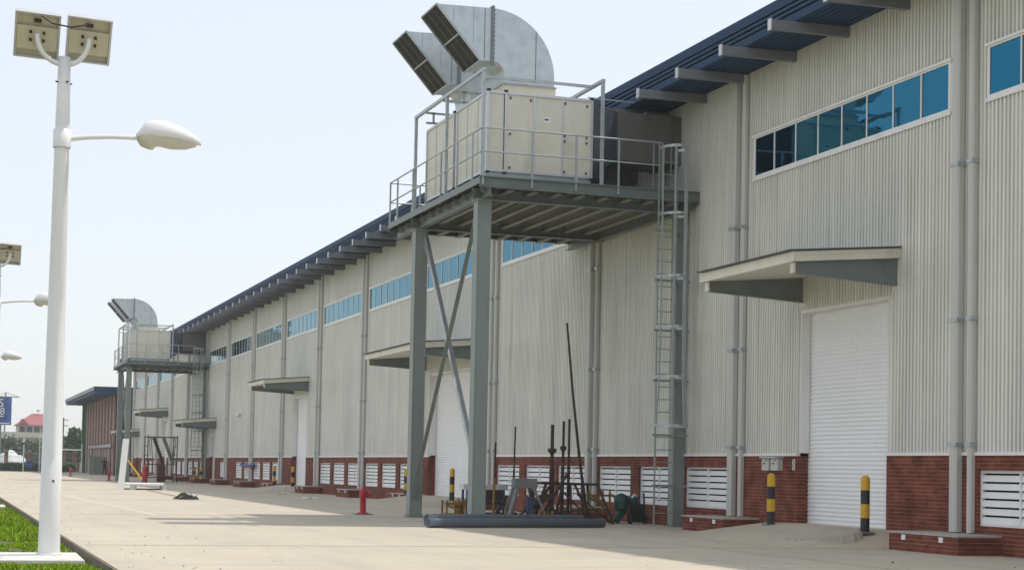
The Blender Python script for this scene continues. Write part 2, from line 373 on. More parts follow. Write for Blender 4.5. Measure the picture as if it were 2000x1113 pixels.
# brick plinth with louver openings
louv = []
for k in range(-1, NB):
    if k in (0, 3, 6, 12): continue
    for a, c in ((.80, 3.17), (3.70, 6.05), (6.60, 8.92)):
        ya, yb = Y0+SP*k+a, Y0+SP*k+c
        if yb > YEND-.4 or any(ya < d[1]+.6 and yb > d[0]-.6 for d in ds): continue
        if k == 8 and a > 5 : continue
        louv.append((ya, yb))
LZ0, LZ1 = .49, 1.46
bx0, bx1 = D-.06, D+.26
ops = sorted([(a, c, 'l') for a, c in louv] + [(a, c, 'd') for a, c, _ in ds])
b = MB(); y = YBEG
for a, c, t in ops:
    if a > y: b.box(bx0, bx1, y, a, -.15, ZB-.013)
    if t == 'l': b.box(bx0, bx1, a, c, -.15, LZ0); b.box(bx0, bx1, a, c, LZ1, ZB-.013)
    else:
        b.box(bx1, D+.52, a-.5, a, -.15, ZB-.013); b.build('brick_plinth', m_brick, FB)
        b = MB(); b.box(bx1, D+.52, c, c+.5, -.15, ZB-.013)
    y = c
b.box(bx0, bx1, y, YEND, -.15, ZB-.013)
b.build('brick_plinth', m_brick, FB)
# louvers
for a, c in louv:
    b = MB(); x = D+.02
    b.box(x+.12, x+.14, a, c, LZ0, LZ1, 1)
    b.box(x-.02, x+.05, a, a+.05, LZ0, LZ1); b.box(x-.02, x+.05, c-.05, c, LZ0, LZ1)
    b.box(x-.02, x+.05, a+.05, c-.05, LZ0, LZ0+.05); b.box(x-.02, x+.05, a+.05, c-.05, LZ1-.05, LZ1)
    mid = (a+c)/2; b.box(x-.025, x+.05, mid-.02, mid+.02, LZ0+.05, LZ1-.05)
    n = 6; hh = (LZ1-LZ0-.1)/n
    for i in range(n):
        z = LZ0+.05+i*hh
        b.hexa([(x-.015, a+.05, z), (x-.005, a+.05, z), (x-.005, c-.05, z), (x-.015, c-.05, z)],
               [(x+.010, a+.05, z+hh*.76), (x+.020, a+.05, z+hh*.76), (x+.020, c-.05, z+hh*.76), (x+.010, c-.05, z+hh*.76)])
    b.build('louver_vent', [m_white, m_dark], FB)
# windows
for a, c in wins:
    if c < 12: continue
    n = 8; b = MB(); x0, x1 = D-.065, D+.05
    b.box(x0, x1, a, c, ZW0-.02, ZW0+.045); b.box(x0-.012, x0, a-.03, c+.03, ZW0-.075, ZW0-.01)
    b.box(x0, x1, a, c, ZW1-.05, ZW1+.02); b.box(x0-.03, x0, a-.05, c+.05, ZW1-.015, ZW1+.035)
    for i in range(n+1):
        y = a+(c-a)*i/n; hw = .018 if 0 < i < n else .035
        y = min(max(y, a+hw), c-hw); b.box(x0+.004, x1, y-hw, y+hw, ZW0+.045, ZW1-.05)
    f = b.build('window', m_white, FB)
    g = MB()
    for i in range(n):
        ya, yb = a+(c-a)*i/n+.022, a+(c-a)*(i+1)/n-.022; tl = random.uniform(-.004, .004); t2 = random.uniform(-.003, .003)
        g.face([(D-.045+tl, ya, ZW0+.03), (D-.045-tl, yb, ZW0+.03), (D-.045-tl+t2, yb, ZW1-.03), (D-.045+tl+t2, ya, ZW1-.03)])
    g.build('glass', m_glass, f, fix=False)
# doors
for k, (a, c, zt) in doors.items():
    zb = .31 if k in (0, 3, 6, 12) else .1
    b = MB(); x = D+.20; z = zb-.1; ph = .088
    while z < zt-.01:
        b.raw([(x, a, z), (x, c, z), (x-.006, c, z+ph*.30), (x-.006, a, z+ph*.30), (x+.002, c, z+ph*.70), (x+.002, a, z+ph*.70), (x+.016, c, z+ph*.73), (x+.016, a, z+ph*.73), (x+.016, c, z+ph*.98), (x+.016, a, z+ph*.98), (x, c, z+ph), (x, a, z+ph)],
              [(0,1,2,3), (3,2,4,5), (5,4,6,7), (7,6,8,9), (9,8,10,11)]); z += ph
    b.box(x+.040, x+.05, a, c, zb, zt)
    d = b.build('roller_door', m_shutter, FB, fix=False)
    j = MB()                                        # jambs and head trim
    j.box(D-.02, D+.19, a-.002, a+.06, ZB+.05, zt-.06); j.box(D-.02, D+.19, c-.06, c+.002, ZB+.05, zt-.06)
    j.box(D-.03, D+.19, a-.06, c+.06, zt-.06, zt+.03); j.box(D-.035, D-.005, a-.10, a-.002, ZB+.05, zt-.06); j.box(D-.035, D-.005, c+.002, c+.10, ZB+.05, zt-.06)
    j.build('door_frame', m_white, FB)
# canopies
def canopy(ya, yb, dz=0., xt=15.0):
    b = MB(); zr, zf = 5.70+dz, 5.50+dz
    b.hexa([(xt, ya, zf-.21), (D-.03, ya, zr-.21), (D-.03, yb, zr-.21), (xt, yb, zf-.21)], [(xt, ya, zf-.02), (D-.03, ya, zr-.02), (D-.03, yb, zr-.02), (xt, yb, zf-.02)], 0)
    for yy in (ya-.012, yb): # stepped side trim
        b.hexa([(xt+.01, yy, zf-.10), (D-.05, yy, zr-.10), (D-.05, yy+.012, zr-.10), (xt+.01, yy+.012, zf-.10)], [(xt+.01, yy, zf-.03), (D-.05, yy, zr-.03), (D-.05, yy+.012, zr-.03), (xt+.01, yy+.012, zf-.03)], 0)
    c = b.build('canopy', m_cream, FB)
    s = MB(); n = int((yb-ya+.12)/.13)                # corrugated sheet
    vs = []
    for i in range(n*4+1):
        y = ya-.06+i*.0325; h = .02 if i % 4 in (1, 2) else 0.
        vs += [(xt-.10, y, zf-.010+h), (D-.03, y, zr-.002+h)]
    s.raw(vs, [(2*i, 2*i+1, 2*i+3, 2*i+2) for i in range(n*4)]); s.raw([(x, y, z-.006) for x, y, z in vs], [(2*i, 2*i+1, 2*i+3, 2*i+2) for i in range(n*4)])
    s.build('roof_sheet', m_beam, c, fix=False)
    for yy in (ya+.12, yb-.26):
        k = MB(); k.hexa([(xt+.10, yy, zf-.40), (D-.05, yy, zr-.72), (D-.05, yy+.10, zr-.72), (xt+.10, yy+.10, zf-.40)],
                         [(xt+.10, yy, zf-.212), (D-.05, yy, zr-.212), (D-.05, yy+.10, zr-.212), (xt+.10, yy+.10, zf-.212)], 0)
        k.box(xt+.06, xt+.10, yy-.02, yy+.12, zf-.41, zf-.215, 1)
        k.bar((xt+.10, yy+.05, zf-.405), (D-.05, yy+.05, zr-.725), .15, .014, 0)
        k.box(D-.05, D-.023, yy-.06, yy+.16, zr-.82, zr+.06, 1)
        k.build('bracket', [m_steel, m_cream], c)
canopy(28.32, 32.45); canopy(54.6, 61.9); canopy(82.9, 87.0); canopy(112.2, 116.0, -1.35); canopy(137.2, 141.4); canopy(157.2, 160.2, -1.35)
# roof: soffit, ribbed fascia, sheet
b = MB(); xe = 16.07; ze = 10.44
pr = [(D+.4, ze+.015), (xe, ze), (xe-.02, ze+.15), (xe+.06, ze+.16), (xe+.06, ze+.19), (xe-.025, ze+.20), (xe-.03, ze+.25), (xe+.05, ze+.26), (xe+.05, ze+.29), (xe-.035, ze+.30), (xe-.04, ze+.35),
      (xe+.04, ze+.36), (xe+.04, ze+.385), (xe-.045, ze+.395), (xe-.08, ze+.575), (xe-.04, ze+.61), (34, ze+2.2), (52, ze+.6)]
n = len(pr)
b.raw([(x, YBEG, z) for x, z in pr]+[(x, YEND+.6, z) for x, z in pr], [(i, i+1, n+i+1, n+i) for i in range(n-1)])
b.face([(x, YEND+.6, z) for x, z in pr]); b.face([(x, YBEG, z) for x, z in pr])
roof = b.build('roof', m_blue, FB, fix=False)
b = MB()
for i in range(9): b.box(xe+.03+i*.14, xe+.055+i*.14, YBEG, YEND+.5, ze-.016, ze+.0)
b.build('soffit_rib', m_blue, roof)
y = Y0-SP*1.75+.02
while y < YEND:
    b = MB(); b.hexa([(15.52, y-.06, 10.20), (D+.02, y-.06, 10.22), (D+.02, y+.06, 10.22), (15.52, y+.06, 10.20)], [(15.52, y-.06, 10.40), (D+.02, y-.06, 10.425), (D+.02, y+.06, 10.425), (15.52, y+.06, 10.40)])
    b.box(15.495, 15.52, y-.075, y+.075, 10.19, 10.42, 1)
    b.build('outrigger', [m_beam, m_alu], FB); y += SP/4
# downpipes with clamps on brick plinths
def octo(cx, cy, wx, wy, ch):
    return [(cx-wx+ch, cy-wy), (cx+wx, cy-wy), (cx+wx, cy+wy), (cx-wx+ch, cy+wy), (cx-wx, cy+wy-ch), (cx-wx, cy-wy+ch)]
for k in range(-1, NB+1):
    yk = Y0+SP*k
    for dy, hw, dp, z0, nm in ((.44, .112, .072, .36, 'column_casing'), (-.01, .062, .056, .36, 'downpipe')):
        b = MB(); P = octo(D-.07-dp, yk+dy, dp, hw, .035); z1 = 10.40
        n = len(P); vs = [(x, y, z0) for x, y in P] + [(x, y, z1) for x, y in P]
        b.raw(vs, [(i, (i+1) % n, n+(i+1) % n, n+i) for i in range(n)]); b.face([(x, y, z1) for x, y in P])
        for zc in (1.78+.1, 4.1, 6.9):
            b.box(D-.085-2*dp, D-.02, yk+dy-hw-.03, yk+dy+hw+.03, zc, zc+.07, 1)
        b.build(nm, [m_trim, m_rail], FB)
    if any(d[0] < yk+1.6 and d[1] > yk-1.2 for d in ds): ya, yb2 = yk-.75, yk+1.25
    else: ya, yb2 = yk-.85, yk+1.35
    if yk < 10: continue
    b = MB(); b.box(16.42, bx0-.002, ya, yb2, -.1, .31, 0); b.box(16.40, bx0-.003, ya-.02, yb2+.02, .31, .345, 1)
    for yy in (ya+.5, yb2-.5): b.box(16.40, 16.419, yy-.06, yy+.06, .20, .29, 2)
    b.build('pipe_plinth', [m_brick, m_cap, m_white], FB)
# far wing (brick with vertical fins)
FWG = thing('brick_building', (15.9, 185, 0), 'reddish brick building with vertical fins beyond the far end of the factory hall', 'building')
b = MB(); b.box(15.95, 45, 166, 201, -.1, 7.8); b.build('wall', mat('brick_recess', (.10, .06, .052), .85, 0, .2, 2), FWG)
b = MB(); b.box(13.9, 46, 165.0, 203.5, 7.75, 8.0, 0); b.box(13.8, 46, 165.0, 203.5, 8.0, 8.4, 0)
for i in range(30): b.box(13.77, 13.8, 165.5+i*1.27, 165.9+i*1.27, 8.05, 8.35, 1)
b.build('roof', [m_blue, m_alu], FWG)
m_fin = mat('fin_concrete', (.31, .195, .17), .85, 0, .15, 1)
for i in range(10):
    b = MB(); y = 166.6+i*3.4; b.box(15.88, 15.948, y, y+1.7, .0, 7.75); b.build('fin', m_fin, FWG)
b = MB()
for i in range(16): b.box(15.92, 15.946, 167.5+i*2.05, 168.9+i*2.05, .4, 2.6); 
b.box(15.60, 15.64, 166.2, 192, 2.7, 3.0)
b.build('window_band', m_win, FWG)
b = MB(); b.box(15.55, 15.9, 200.4, 200.95, 0, 7.75); b.build('corner_pipe', mat('green_corner', (.05, .16, .10), .5), FWG)

# ramps in front of the wide doors
b = MB()
for k in (0, 3, 6, 12):
    a, c, _ = doors[k]; zt = .30
    T = [(16.75, a-.35, zt), (D+.6, a-.35, zt), (D+.6, c+.35, zt), (16.75, c+.35, zt)]
    B_ = [(14.6, a-.6, -.02), (D-.05, a-1.7, -.02), (D-.05, c+1.9, -.02), (14.6, c+.9, -.02)]
    b.raw(T+B_, [(0,1,2,3), (0,3,7,4), (3,2,6,7), (0,4,5,1)])
tag(b.build('ramp', m_road), kind='structure')

# ------------------------------------------------------------------ equipment platform
def make_platform():
    P = thing('equipment_platform', (11.76, 37.5, 0), 'nearest tall grey steel platform with railings carrying two ventilation units', 'platform', 'steel equipment platforms along the factory wall')
    for x, y, hw in ((12.01, 38.2, .17), (12.01, 43.7, .17), (17.15, 38.25, .165)):
        b = MB(); 
        b.box(x-hw, x-hw+.02, y-hw, y+hw, .03, 7.62); b.box(x+hw-.02, x+hw, y-hw, y+hw, .03, 7.62); b.box(x-hw+.02, x+hw-.02, y-hw+.012, y-hw+.03, .03, 7.62)
        b.box(x-hw+.02, x+hw-.02, y+hw-.03, y+hw-.012, .03, 7.62)
        b.box(x-hw-.06, x+hw+.06, y-hw-.06, y+hw+.06, .004, .03); b.box(x-hw-.03, x+hw+.03, y-hw-.03, y+hw+.03, 7.62, 7.66)
        for sx in (-1, 1):
            for sy in (-1, 1): b.lathe((x+sx*(hw+.03), y+sy*(hw-.06), .03), [(.018, 0), (.018, .03), (.012, .05)], 6)
        b.build('column', m_column, P)
    for (p, q) in (((11.95, 38.45, 7.25), (11.95, 43.6, .55)), ((12.09, 43.55, 7.4), (12.09, 38.45, 1.0))):
        b = MB(); b.bar(p, q, .02, .15, 0); d = (Vector(q)-Vector(p)).normalized(); u = d.cross(Vector((1,0,0))).normalized()*.07
        sx = .05 if p[0] < 12 else -.05
        b.bar(Vector(p)+u-Vector((sx,0,0)), Vector(q)+u-Vector((sx,0,0)), .09, .012, 0)
        mm = Vector(p).lerp(Vector(q), .62); b.bar(mm-d*.16, mm+d*.16, .035, .17, 1)
        for e, sg in ((p, 1), (q, -1)):
            e = Vector(e); b.bar(e, e+d*sg*.42, .03, .26, 0)
        b.build('brace', [m_rail if p[0] > 12.05 else m_column, m_alu], P)
    def ibeam(b, p, q, w, h, t=.014):
        p = Vector(p); q = Vector(q); z = Vector((0,0,1))
        b.bar(p, q, .012, h-2*t); b.bar(p+z*(h/2-t/2), q+z*(h/2-t/2), w, t); b.bar(p-z*(h/2-t/2), q-z*(h/2-t/2), w, t)
    b = MB()
    for y in (38.2, 43.7): ibeam(b, (11.76, y, 7.78), (17.28, y, 7.78), .2, .24)
    for x in (11.99, 17.08): ibeam(b, (x, 37.5, 7.79), (x, 46.0, 7.79), .17, .26)
    b.build('girder', m_steel, P)
    b = MB()
    for i in range(8):
        x = 12.5+i*.60; ibeam(b, (x, 37.56, 7.90), (x, 45.92, 7.90), .16, .19)
    for i in range(11):                                # stiffeners below edge
        y = 37.9+i*.75; b.box(11.86, 12.07, y-.012, y+.012, 7.80, 7.95)
    b.build('joist', m_joist, P)
    b = MB()
    for y in (37.5, 45.95): b.box(11.70, 17.30, y-.008, y+.008, 7.84, 8.09); b.box(11.70, 17.30, y-.07, y-.009, 7.84, 7.853); b.box(11.70, 17.30, y-.07, y-.009, 8.077, 8.09)
    b.box(11.70, 11.716, 37.51, 45.94, 7.93, 8.09)
    b.build('edge_beam', m_steel, P)
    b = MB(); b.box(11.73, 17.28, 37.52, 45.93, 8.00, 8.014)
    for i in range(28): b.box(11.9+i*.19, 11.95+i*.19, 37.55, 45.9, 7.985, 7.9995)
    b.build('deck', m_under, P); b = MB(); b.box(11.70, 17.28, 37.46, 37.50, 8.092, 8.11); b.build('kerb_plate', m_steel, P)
    # railing
    b = MB(); r = .021; xe_ = 16.29
    px = [11.77, 12.98, 14.08, 15.16, 16.29]; py = [37.48, 38.22, 39.48, 40.89, 42.25, 43.55, 45.15, 45.95]
    for x in px: b.bar((x, 37.47, 7.90), (x, 37.47, 9.22), .042, .042)
    for y in py[1:]: b.bar((11.74, y, 7.92), (11.74, y, 9.22), .042, .042)
    for z in (8.68, 9.23):
        b.tube([(xe_, 37.47, z), (11.76, 37.47, z), (11.74, 37.5, z), (11.74, 45.97, z), (13.2, 45.97, z)], r, 8)
        b.tube([(13.2, 45.97, z), (17.2, 45.97, z)], r, 8)
    for x in (12.6, 13.8, 15.0, 16.2): b.bar((x, 45.97, 7.90), (x, 45.97, 9.22), .042, .042)
    b.build('railing', m_rail, P)
    # duct support frame
    b = MB(); wv = .075; zt = 10.58
    for x, y in ((11.78, 37.56), (11.78, 43.5), (11.78, 40.59), (14.76, 37.56), (14.76, 43.5)): b.bar((x, y, 8.02), (x, y, zt), wv, wv)
    for x in (11.78, 14.76): b.bar((x, 37.5, zt+.03), (x, 43.56, zt+.03), wv, wv)
    for y in (38.05, 41.0): 
        b.bar((11.8, y, zt-.02), (14.74, y, zt-.02), .065, .065)
    for y in (39.9, 42.6):
        b.bar((11.8, y, zt-.28), (12.6, y, zt-.28), .05, .05); b.bar((12.0, y, zt-.28), (12.0, y, zt), .05, .05)
        b.bar((12.6, y, zt-.28), (12.6, y, zt-.02), .05, .05); b.bar((11.8, y, zt-.02), (14.74, y, zt-.02), .05, .05)
    b.bar((13.86, 39.95, 10.52), (14.5, 39.95, 10.2), .06, .06); b.bar((13.86, 42.5, 10.52), (14.5, 42.5, 10.2), .06, .06)
    b.bar((14.78, 38.6, 10.42), (16.0, 38.6, 10.40), .03, .03)
    b.build('support_frame', m_rail, P)
    # caged ladder at the near edge by the wall
    b = MB(); xl, xr, yl = 16.17, 16.63, 37.36
    for x in (xl, xr):
        b.bar((x, yl, .02), (x, yl, 9.1), .022, .06); b.tube([(x, yl, 9.1), (x, yl+.05, 9.2), (x, yl+.2, 9.25), (x, yl+.34, 9.2), (x, yl+.36, 9.0), (x, yl+.36, 8.1)], .02, 6)
    z = .35
    while z < 8.8: b.tube([(xl, yl, z), (xr, yl, z)], .012, 6, cap=False); z += .30
    for z in (1.0, 2.2, 3.5, 4.7, 5.9, 7.1): b.bar((xr, yl, z), (17.02, 38.08, z), .05, .06); b.bar((xl-.06, yl+.02, z), (xr+.4, yl+.04, z), .05, .05, 0)
    b.build('ladder', m_column, P)
    b = MB()
    def hoop(z, wd, dp):
        c = (xl+xr)/2; pts = [(xl, yl, z)]
        for i in range(9):
            t = math.pi*(1-i/8); pts.append((c+.04+wd*math.cos(t), yl-.12-dp*math.sin(t), z))
        pts.append((xr, yl, z))
        for p, q in zip(pts, pts[1:]): b.bar(p, q, .012, .062)
        return pts
    hs = [(2.42, .44, .62), (3.58, .36, .56), (4.76, .34, .56), (5.96, .34, .56), (7.45, .34, .56), (9.05, .34, .56)]
    H = [hoop(*h) for h in hs]
    for i in (2, 4, 6, 8):
        for A, B2 in zip(H, H[1:]): b.bar(A[i], B2[i], .045, .012, upv=(0, 1, 0))
    b.build('ladder_cage', m_rail, P)
    return P
PL1 = make_platform()
DY2 = 78.4
dup(PL1, (11.76, 37.5+DY2, 0), 'distant grey steel platform with ladder, standing behind the scaffold and red pillar')

# ------------------------------------------------------------------ air handling units
def make_ahu():
    A = thing('ventilation_unit', (11.98, 37.9, 8.01), 'cream panelled ventilation unit with upper hooded duct, at the near edge of the nearest platform', 'ventilation unit', 'rooftop style ventilation units on the platforms')
    x0, x1, y0, y1, z0, z1 = 11.98, 14.66, 37.9, 40.45, 8.30, 10.22
    b = MB(); b.box(x0+.03, x1-.03, y0+.03, y1-.03, z0+.03, z1-.03); b.build('cabinet', m_cream, A)
    b = MB()
    for x in (x0, x1-.06):
        for y in (y0, y1-.06): b.box(x, x+.06, y, y+.06, z0, z1)
    for z in (z0, z1-.06):
        for y in (y0, y1-.06): b.box(x0+.06, x1-.06, y, y+.06, z, z+.06)
        for x in (x0, x1-.06): b.box(x, x+.06, y0+.06, y1-.06, z, z+.06)
    for x in (12.42, 13.14, 13.86): b.box(x, x+.05, y0+.006, y0+.03, z0+.06, z1-.06)
    for y in (38.7, 39.55): b.box(x0+.012, x0+.03, y, y+.03, z0+.06, z1-.06)
    b.build('panel_frame', m_alu, A)
    b = MB(); b.box(12.405, 12.418, y0+.004, y0+.031, z0+.06, z1-.06); b.build('gasket', m_black, A)
    b = MB(); b.box(x1+.0, x1+.02, y0-.004, y0+.05, z0, z1-.05); b.build('gasket', m_black, A)
    for x in (x0-.005, 12.40, x1-.08):
        b = MB(); b.box(x, x+.09, y0-.01, y0+.08, z1-.02, z1+.035); b.build('corner_cap', m_black, A)
        b = MB(); b.box(x, x+.09, y0-.01, y0+.08, z0-.03, z0+.01); b.build('corner_cap', m_black, A)
    b = MB()
    for x, z in ((12.56, 10.08), (13.07, 10.06), (13.94, 10.06), (14.5, 10.04), (12.56, 9.22), (13.94, 9.15), (14.5, 9.15), (13.94, 9.28), (14.5, 9.28), (12.56, 8.42), (13.94, 8.42), (14.5, 8.42)):
        b.box(x-.018, x+.018, y0+.002, y0+.03, z-.025, z+.025)
    b.box(13.42, 13.52, y0+.015, y0+.03, 9.62, 9.65)
    b.build('latch', m_black, A)
    b = MB(); b.box(13.40, 13.58, y0+.022, y0+.03, 9.55, 9.70); b.build('drain_plate', m_white, A)
    b = MB(); b.box(x0+.02, x1-.02, y0+.05, y0+.17, 8.014, z0-.002); b.box(x0+.02, x1-.02, y1-.17, y1-.05, 8.014, z0-.002); b.build('base_rail', m_rail, A)
    # intake duct
    cx, cz, ro, ri = 12.23, 10.72, 1.59, .32; ya, yb = 38.4, 39.72
    out = [(10.83, 12.27), (cx, cz+ro)]; inn = [(11.94, 11.02), (cx, cz+ri)]
    N = 20
    for i in range(1, N+1):
        t = math.pi/2*(1-i/N); out.append((cx+ro*math.cos(t), cz+ro*math.sin(t))); inn.append((cx+ri*math.cos(t), cz+ri*math.sin(t)))
    out.append((cx+ro, 10.53)); inn.append((cx+ri, 10.53))
    b = MB(); n = len(out)
    for y, fl in ((ya, 0), (yb, 1)):
        vs = [(x, y, z) for x, z in out] + [(x, y, z) for x, z in inn]; b.raw(vs, [(i, i+1, n+i+1, n+i) for i in range(n-1)])
    for L_ in (out, inn):
        vs = [(x, ya, z) for x, z in L_] + [(x, yb, z) for x, z in L_]; b.raw(vs, [(i, i+1, n+i+1, n+i) for i in range(n-1)], 0, True)
    for y in (ya-.012, yb):                            # seams and flanges
        b.box(cx-.20, cx-.185, y, y+.012, cz+ri+.02, cz+ro-.01, 1); b.box(13.33, 13.345, y, y+.012, 10.6, cz+1.13, 1); b.box(11.75, 11.756, y+.006, y+.012, 11.4, 12.26, 1); b.box(11.25, 11.256, y+.006, y+.012, 11.9, 12.26, 1)
    for y in (ya-.05, yb): b.box(cx-.035, cx+.035, y, y+.05, cz+ri-.1, cz+ro+.05, 1)
    b.box(cx-.035, cx+.035, ya, yb, cz+ro, cz+ro+.05, 1)
    for i in range(12): b.lathe((cx+.05, ya-.03, cz+ri+.05+i*.105), [(.012, 0), (.012, .03)], 6, 1)
    Dk = b.build('intake_duct', [m_galv, m_seam], A, fix=False)
    b = MB(); b.box(cx+ri-.03, cx+ro+.03, ya-.03, yb+.03, 10.20, 10.50, 0); b.box(cx+ri-.06, cx+ro+.05, ya-.06, yb+.06, 10.50, 10.53, 1)
    b.build('duct_base', [m_cream, m_rail], Dk)
    p = Vector((10.83, 0, 12.27)); q = Vector((11.94, 0, 11.02)); d = (q-p).normalized(); nn = Vector((-d.z, 0, d.x)); nn = nn if nn.x < 0 else -nn
    b = MB()
    ins = p-nn*.03; ine = q-nn*.03
    b.face([(ins.x, ya, ins.z), (ins.x, yb, ins.z), (ine.x, yb, ine.z), (ine.x, ya, ine.z)])
    P3 = lambda t, y, o=0: Vector((p.x+(q.x-p.x)*t, y, p.z+(q.z-p.z)*t)) + nn*o
    for k in range(1, 26): b.bar(P3(k/26, ya, -.02), P3(k/26, yb, -.02), .012, .006, 0)
    for y in (ya, yb): b.bar(P3(0, y), P3(1, y), .03, .05, 1)
    for t in (0, .52, 1): b.bar(P3(t, ya), P3(t, yb), .035, .03, 1)
    for f in (.33, .66): b.bar(P3(0, ya+(yb-ya)*f, -.005), P3(1, ya+(yb-ya)*f, -.005), .015, .012, 2)
    b.build('intake_screen', [m_screen, m_rail, m_seam], Dk)
    # supply duct to the wall
    b = MB(); xa, xb = x1+.02, 15.55
    b.hexa([(xa, 38.05, 8.35), (xb, 38.6, 8.95), (xb, 39.9, 8.95), (xa, 40.3, 8.35)], [(xa, 38.05, 10.15), (xb, 38.6, 10.15), (xb, 39.9, 10.15), (xa, 40.3, 10.15)])
    b.build('flexible_collar', m_canvas, A)
    b = MB(); b.box(15.552, D-.025, 38.6, 39.9, 8.95, 10.15)
    for x in (15.56, 16.3, 17.0): b.box(x, x+.04, 38.56, 39.94, 8.91, 10.19)
    b.build('supply_duct', m_sduct, A)
    return A
A1 = make_ahu(); gA = 'rooftop style ventilation units on the platforms'
lA = A1.location.copy()
dup(A1, lA+Vector((0, 2.75, 0)), 'cream ventilation unit with lower left duct hood, second on the nearest platform')
dup(A1, lA+Vector((0, DY2, 0)), 'cream ventilation unit on the distant platform, its duct hood the upper of two')
dup(A1, lA+Vector((0, DY2+2.75, 0)), 'ventilation unit on the distant platform, behind its twin, with the lower duct hood')
for o in PL1.children: pass

# ------------------------------------------------------------------ street lamps
def make_lamp():
    x, y, z = 1.54, 25.08, -.1
    L_ = thing('street_lamp', (x, y, z), 'nearest tall white solar street lamp standing on a concrete slab in the grass', 'street lamp', 'white solar street lamps along the road verge')
    b = MB(); b.lathe((x, y, z), [(.155, .072), (.150, .35), (.143, 1.4), (.142, 1.401), (.118, 4.2), (.10, 6.3), (.085, 7.19)], 28)
    b.lathe((x, y, z), [(.24, .0705), (.24, .095), (.15, .096)], 4, a0=math.pi/4)
    b.build('pole', m_lamp, L_)
    b = MB(); 
    b.lathe((x+.02, y-.146, 1.0), [(.016, 0), (.016, .03)], 8)
    for k in range(4):
        t = k*math.pi/2+.4; b.bar((x+.08*math.cos(t), y+.08*math.sin(t), 6.72), (x+.125*math.cos(t), y+.125*math.sin(t), 6.72), .02, .02)
    b.build('bolt', m_black, L_)
    b = MB(); b.hexa([(.80, 23.75, -.2), (1.93, 23.70, -.2), (1.97, 25.72, -.2), (.84, 25.75, -.2)], [(.80, 23.75, -.03), (1.93, 23.70, -.03), (1.97, 25.72, -.03), (.84, 25.75, -.03)])
    b.build('footing', m_foot, L_, bevel=.015)
    # arm and head
    b = MB(); b.lathe((x, y, 5.78), [(.125, 0), (.125, .26), (.10, .265)], 20)
    b.tube([(x, y, 5.90), (x+.35, y, 5.96), (x+.7, y, 5.995), (x+1.15, y, 6.01)], [.036, .034, .031, .030], 12)
    arm = b.build('arm', m_lamp, L_)
    b = MB(); n = 18; st = [(0, .05, .05, .0), (.03, .10, .09, .0), (.10, .16, .20, .02), (.24, .19, .25, .03), (.42, .19, .245, .03), (.62, .165, .20, .02), (.80, .11, .13, .0), (.90, .05, .06, -.02), (.93, .01, .02, -.03)]
    vs = []
    for (s_, wy, hz, dz) in st:
        for k in range(n):
            t = 2*math.pi*k/n; c_, s2 = math.cos(t), math.sin(t)
            h = hz if s2 > 0 else .03
            vs.append((x+1.05+s_, y+wy*c_, 6.03+dz*0.6+h*s2 - .02*s_))
    b.raw(vs, [(i*n+k, i*n+(k+1) % n, (i+1)*n+(k+1) % n, (i+1)*n+k) for i in range(len(st)-1) for k in range(n)], 0, True)
    hd = b.build('lamp_head', m_lamp, L_)
    b = MB(); vs = []
    st2 = [(.02, .12, .05), (.06, .15, .11), (.18, .165, .15), (.24, .16, .145), (.27, .158, .10), (.32, .155, .09), (.5, .165, .115), (.70, .13, .10), (.86, .05, .045)]
    for s_, wy, dp in st2:
        for k in range(n):
            t = math.pi+math.pi*k/(n-1); vs.append((x+1.05+s_, y+wy*.96*math.cos(t), 6.035-.02*s_+(dp+.03)*math.sin(t)))
    b.raw(vs, [(i*n+k, i*n+k+1, (i+1)*n+k+1, (i+1)*n+k) for i in range(len(st2)-1) for k in range(n-1)], 0, True)
    b.build('lens', m_lens, hd)
    # two solar panels leaning back to front
    th = R(38); ud = Vector((0, -math.sin(th), math.cos(th)))*1.0; nb = Vector((0, -math.cos(th), -math.sin(th)))
    W_, H_ = .63, .70
    for sx, zc in ((-.36, 7.40), (.36, 7.40)):
        c = Vector((x+sx-.03, y+.05, zc)); ux = Vector((1, 0, -.035)).normalized()
        def Q(u, v, o): return c + ux*u + ud*v + nb*o
        def slab(b, u0, u1, v0, v1, o0, o1, m=0):
            b.hexa([Q(u0,v0,o0), Q(u1,v0,o0), Q(u1,v1,o0), Q(u0,v1,o0)], [Q(u0,v0,o1), Q(u1,v0,o1), Q(u1,v1,o1), Q(u0,v1,o1)], m)
        b = MB(); w2, h2 = W_/2, H_/2
        slab(b, -w2+.02, w2-.02, -h2+.02, h2-.02, -.01, 0, 0)
        pn = b.build('solar_panel', m_panelback, L_)
        b = MB(); slab(b, -w2, -w2+.03, -h2, h2, -.02, .07); slab(b, w2-.03, w2, -h2, h2, -.02, .07); slab(b, -w2+.03, w2-.03, -h2, -h2+.025, -.02, .07); slab(b, -w2+.03, w2-.03, h2-.025, h2, -.02, .07)
        b.build('panel_frame', m_alu, pn)
        b = MB(); slab(b, -w2+.03, w2-.03, -h2+.03, h2-.03, -.016, -.011); b.build('solar_cells', m_cells, pn)
        b = MB(); slab(b, -w2+.035, w2-.035, -.22, .14, .045, .06); slab(b, -.13, .13, -.09, .09, .0602, .068)
        b.build('mounting_plate', m_panelback, pn)
        b = MB()
        for uu in (-.09, .09):
            for vv in (-.06, .06): slab(b, uu-.018, uu+.018, vv-.02, vv+.02, .068, .09)
        slab(b, -.05, .05, .20, .24, .0, .05)
        b.build('bolt', m_black, pn)
        b = MB(); e = Q(.0, 0, .07)
        b.tube([(x+(e.x-x)*math.sin(t), y+(e.y-y-.05)*(1-math.cos(t)), 6.98+(e.z-6.98)*(1-math.cos(t))) for t in [k*math.pi/2/10 for k in range(11)]]+[(e.x, e.y, e.z+.01)], .036, 10)
        b.build('panel_arm', m_lamp, L_)
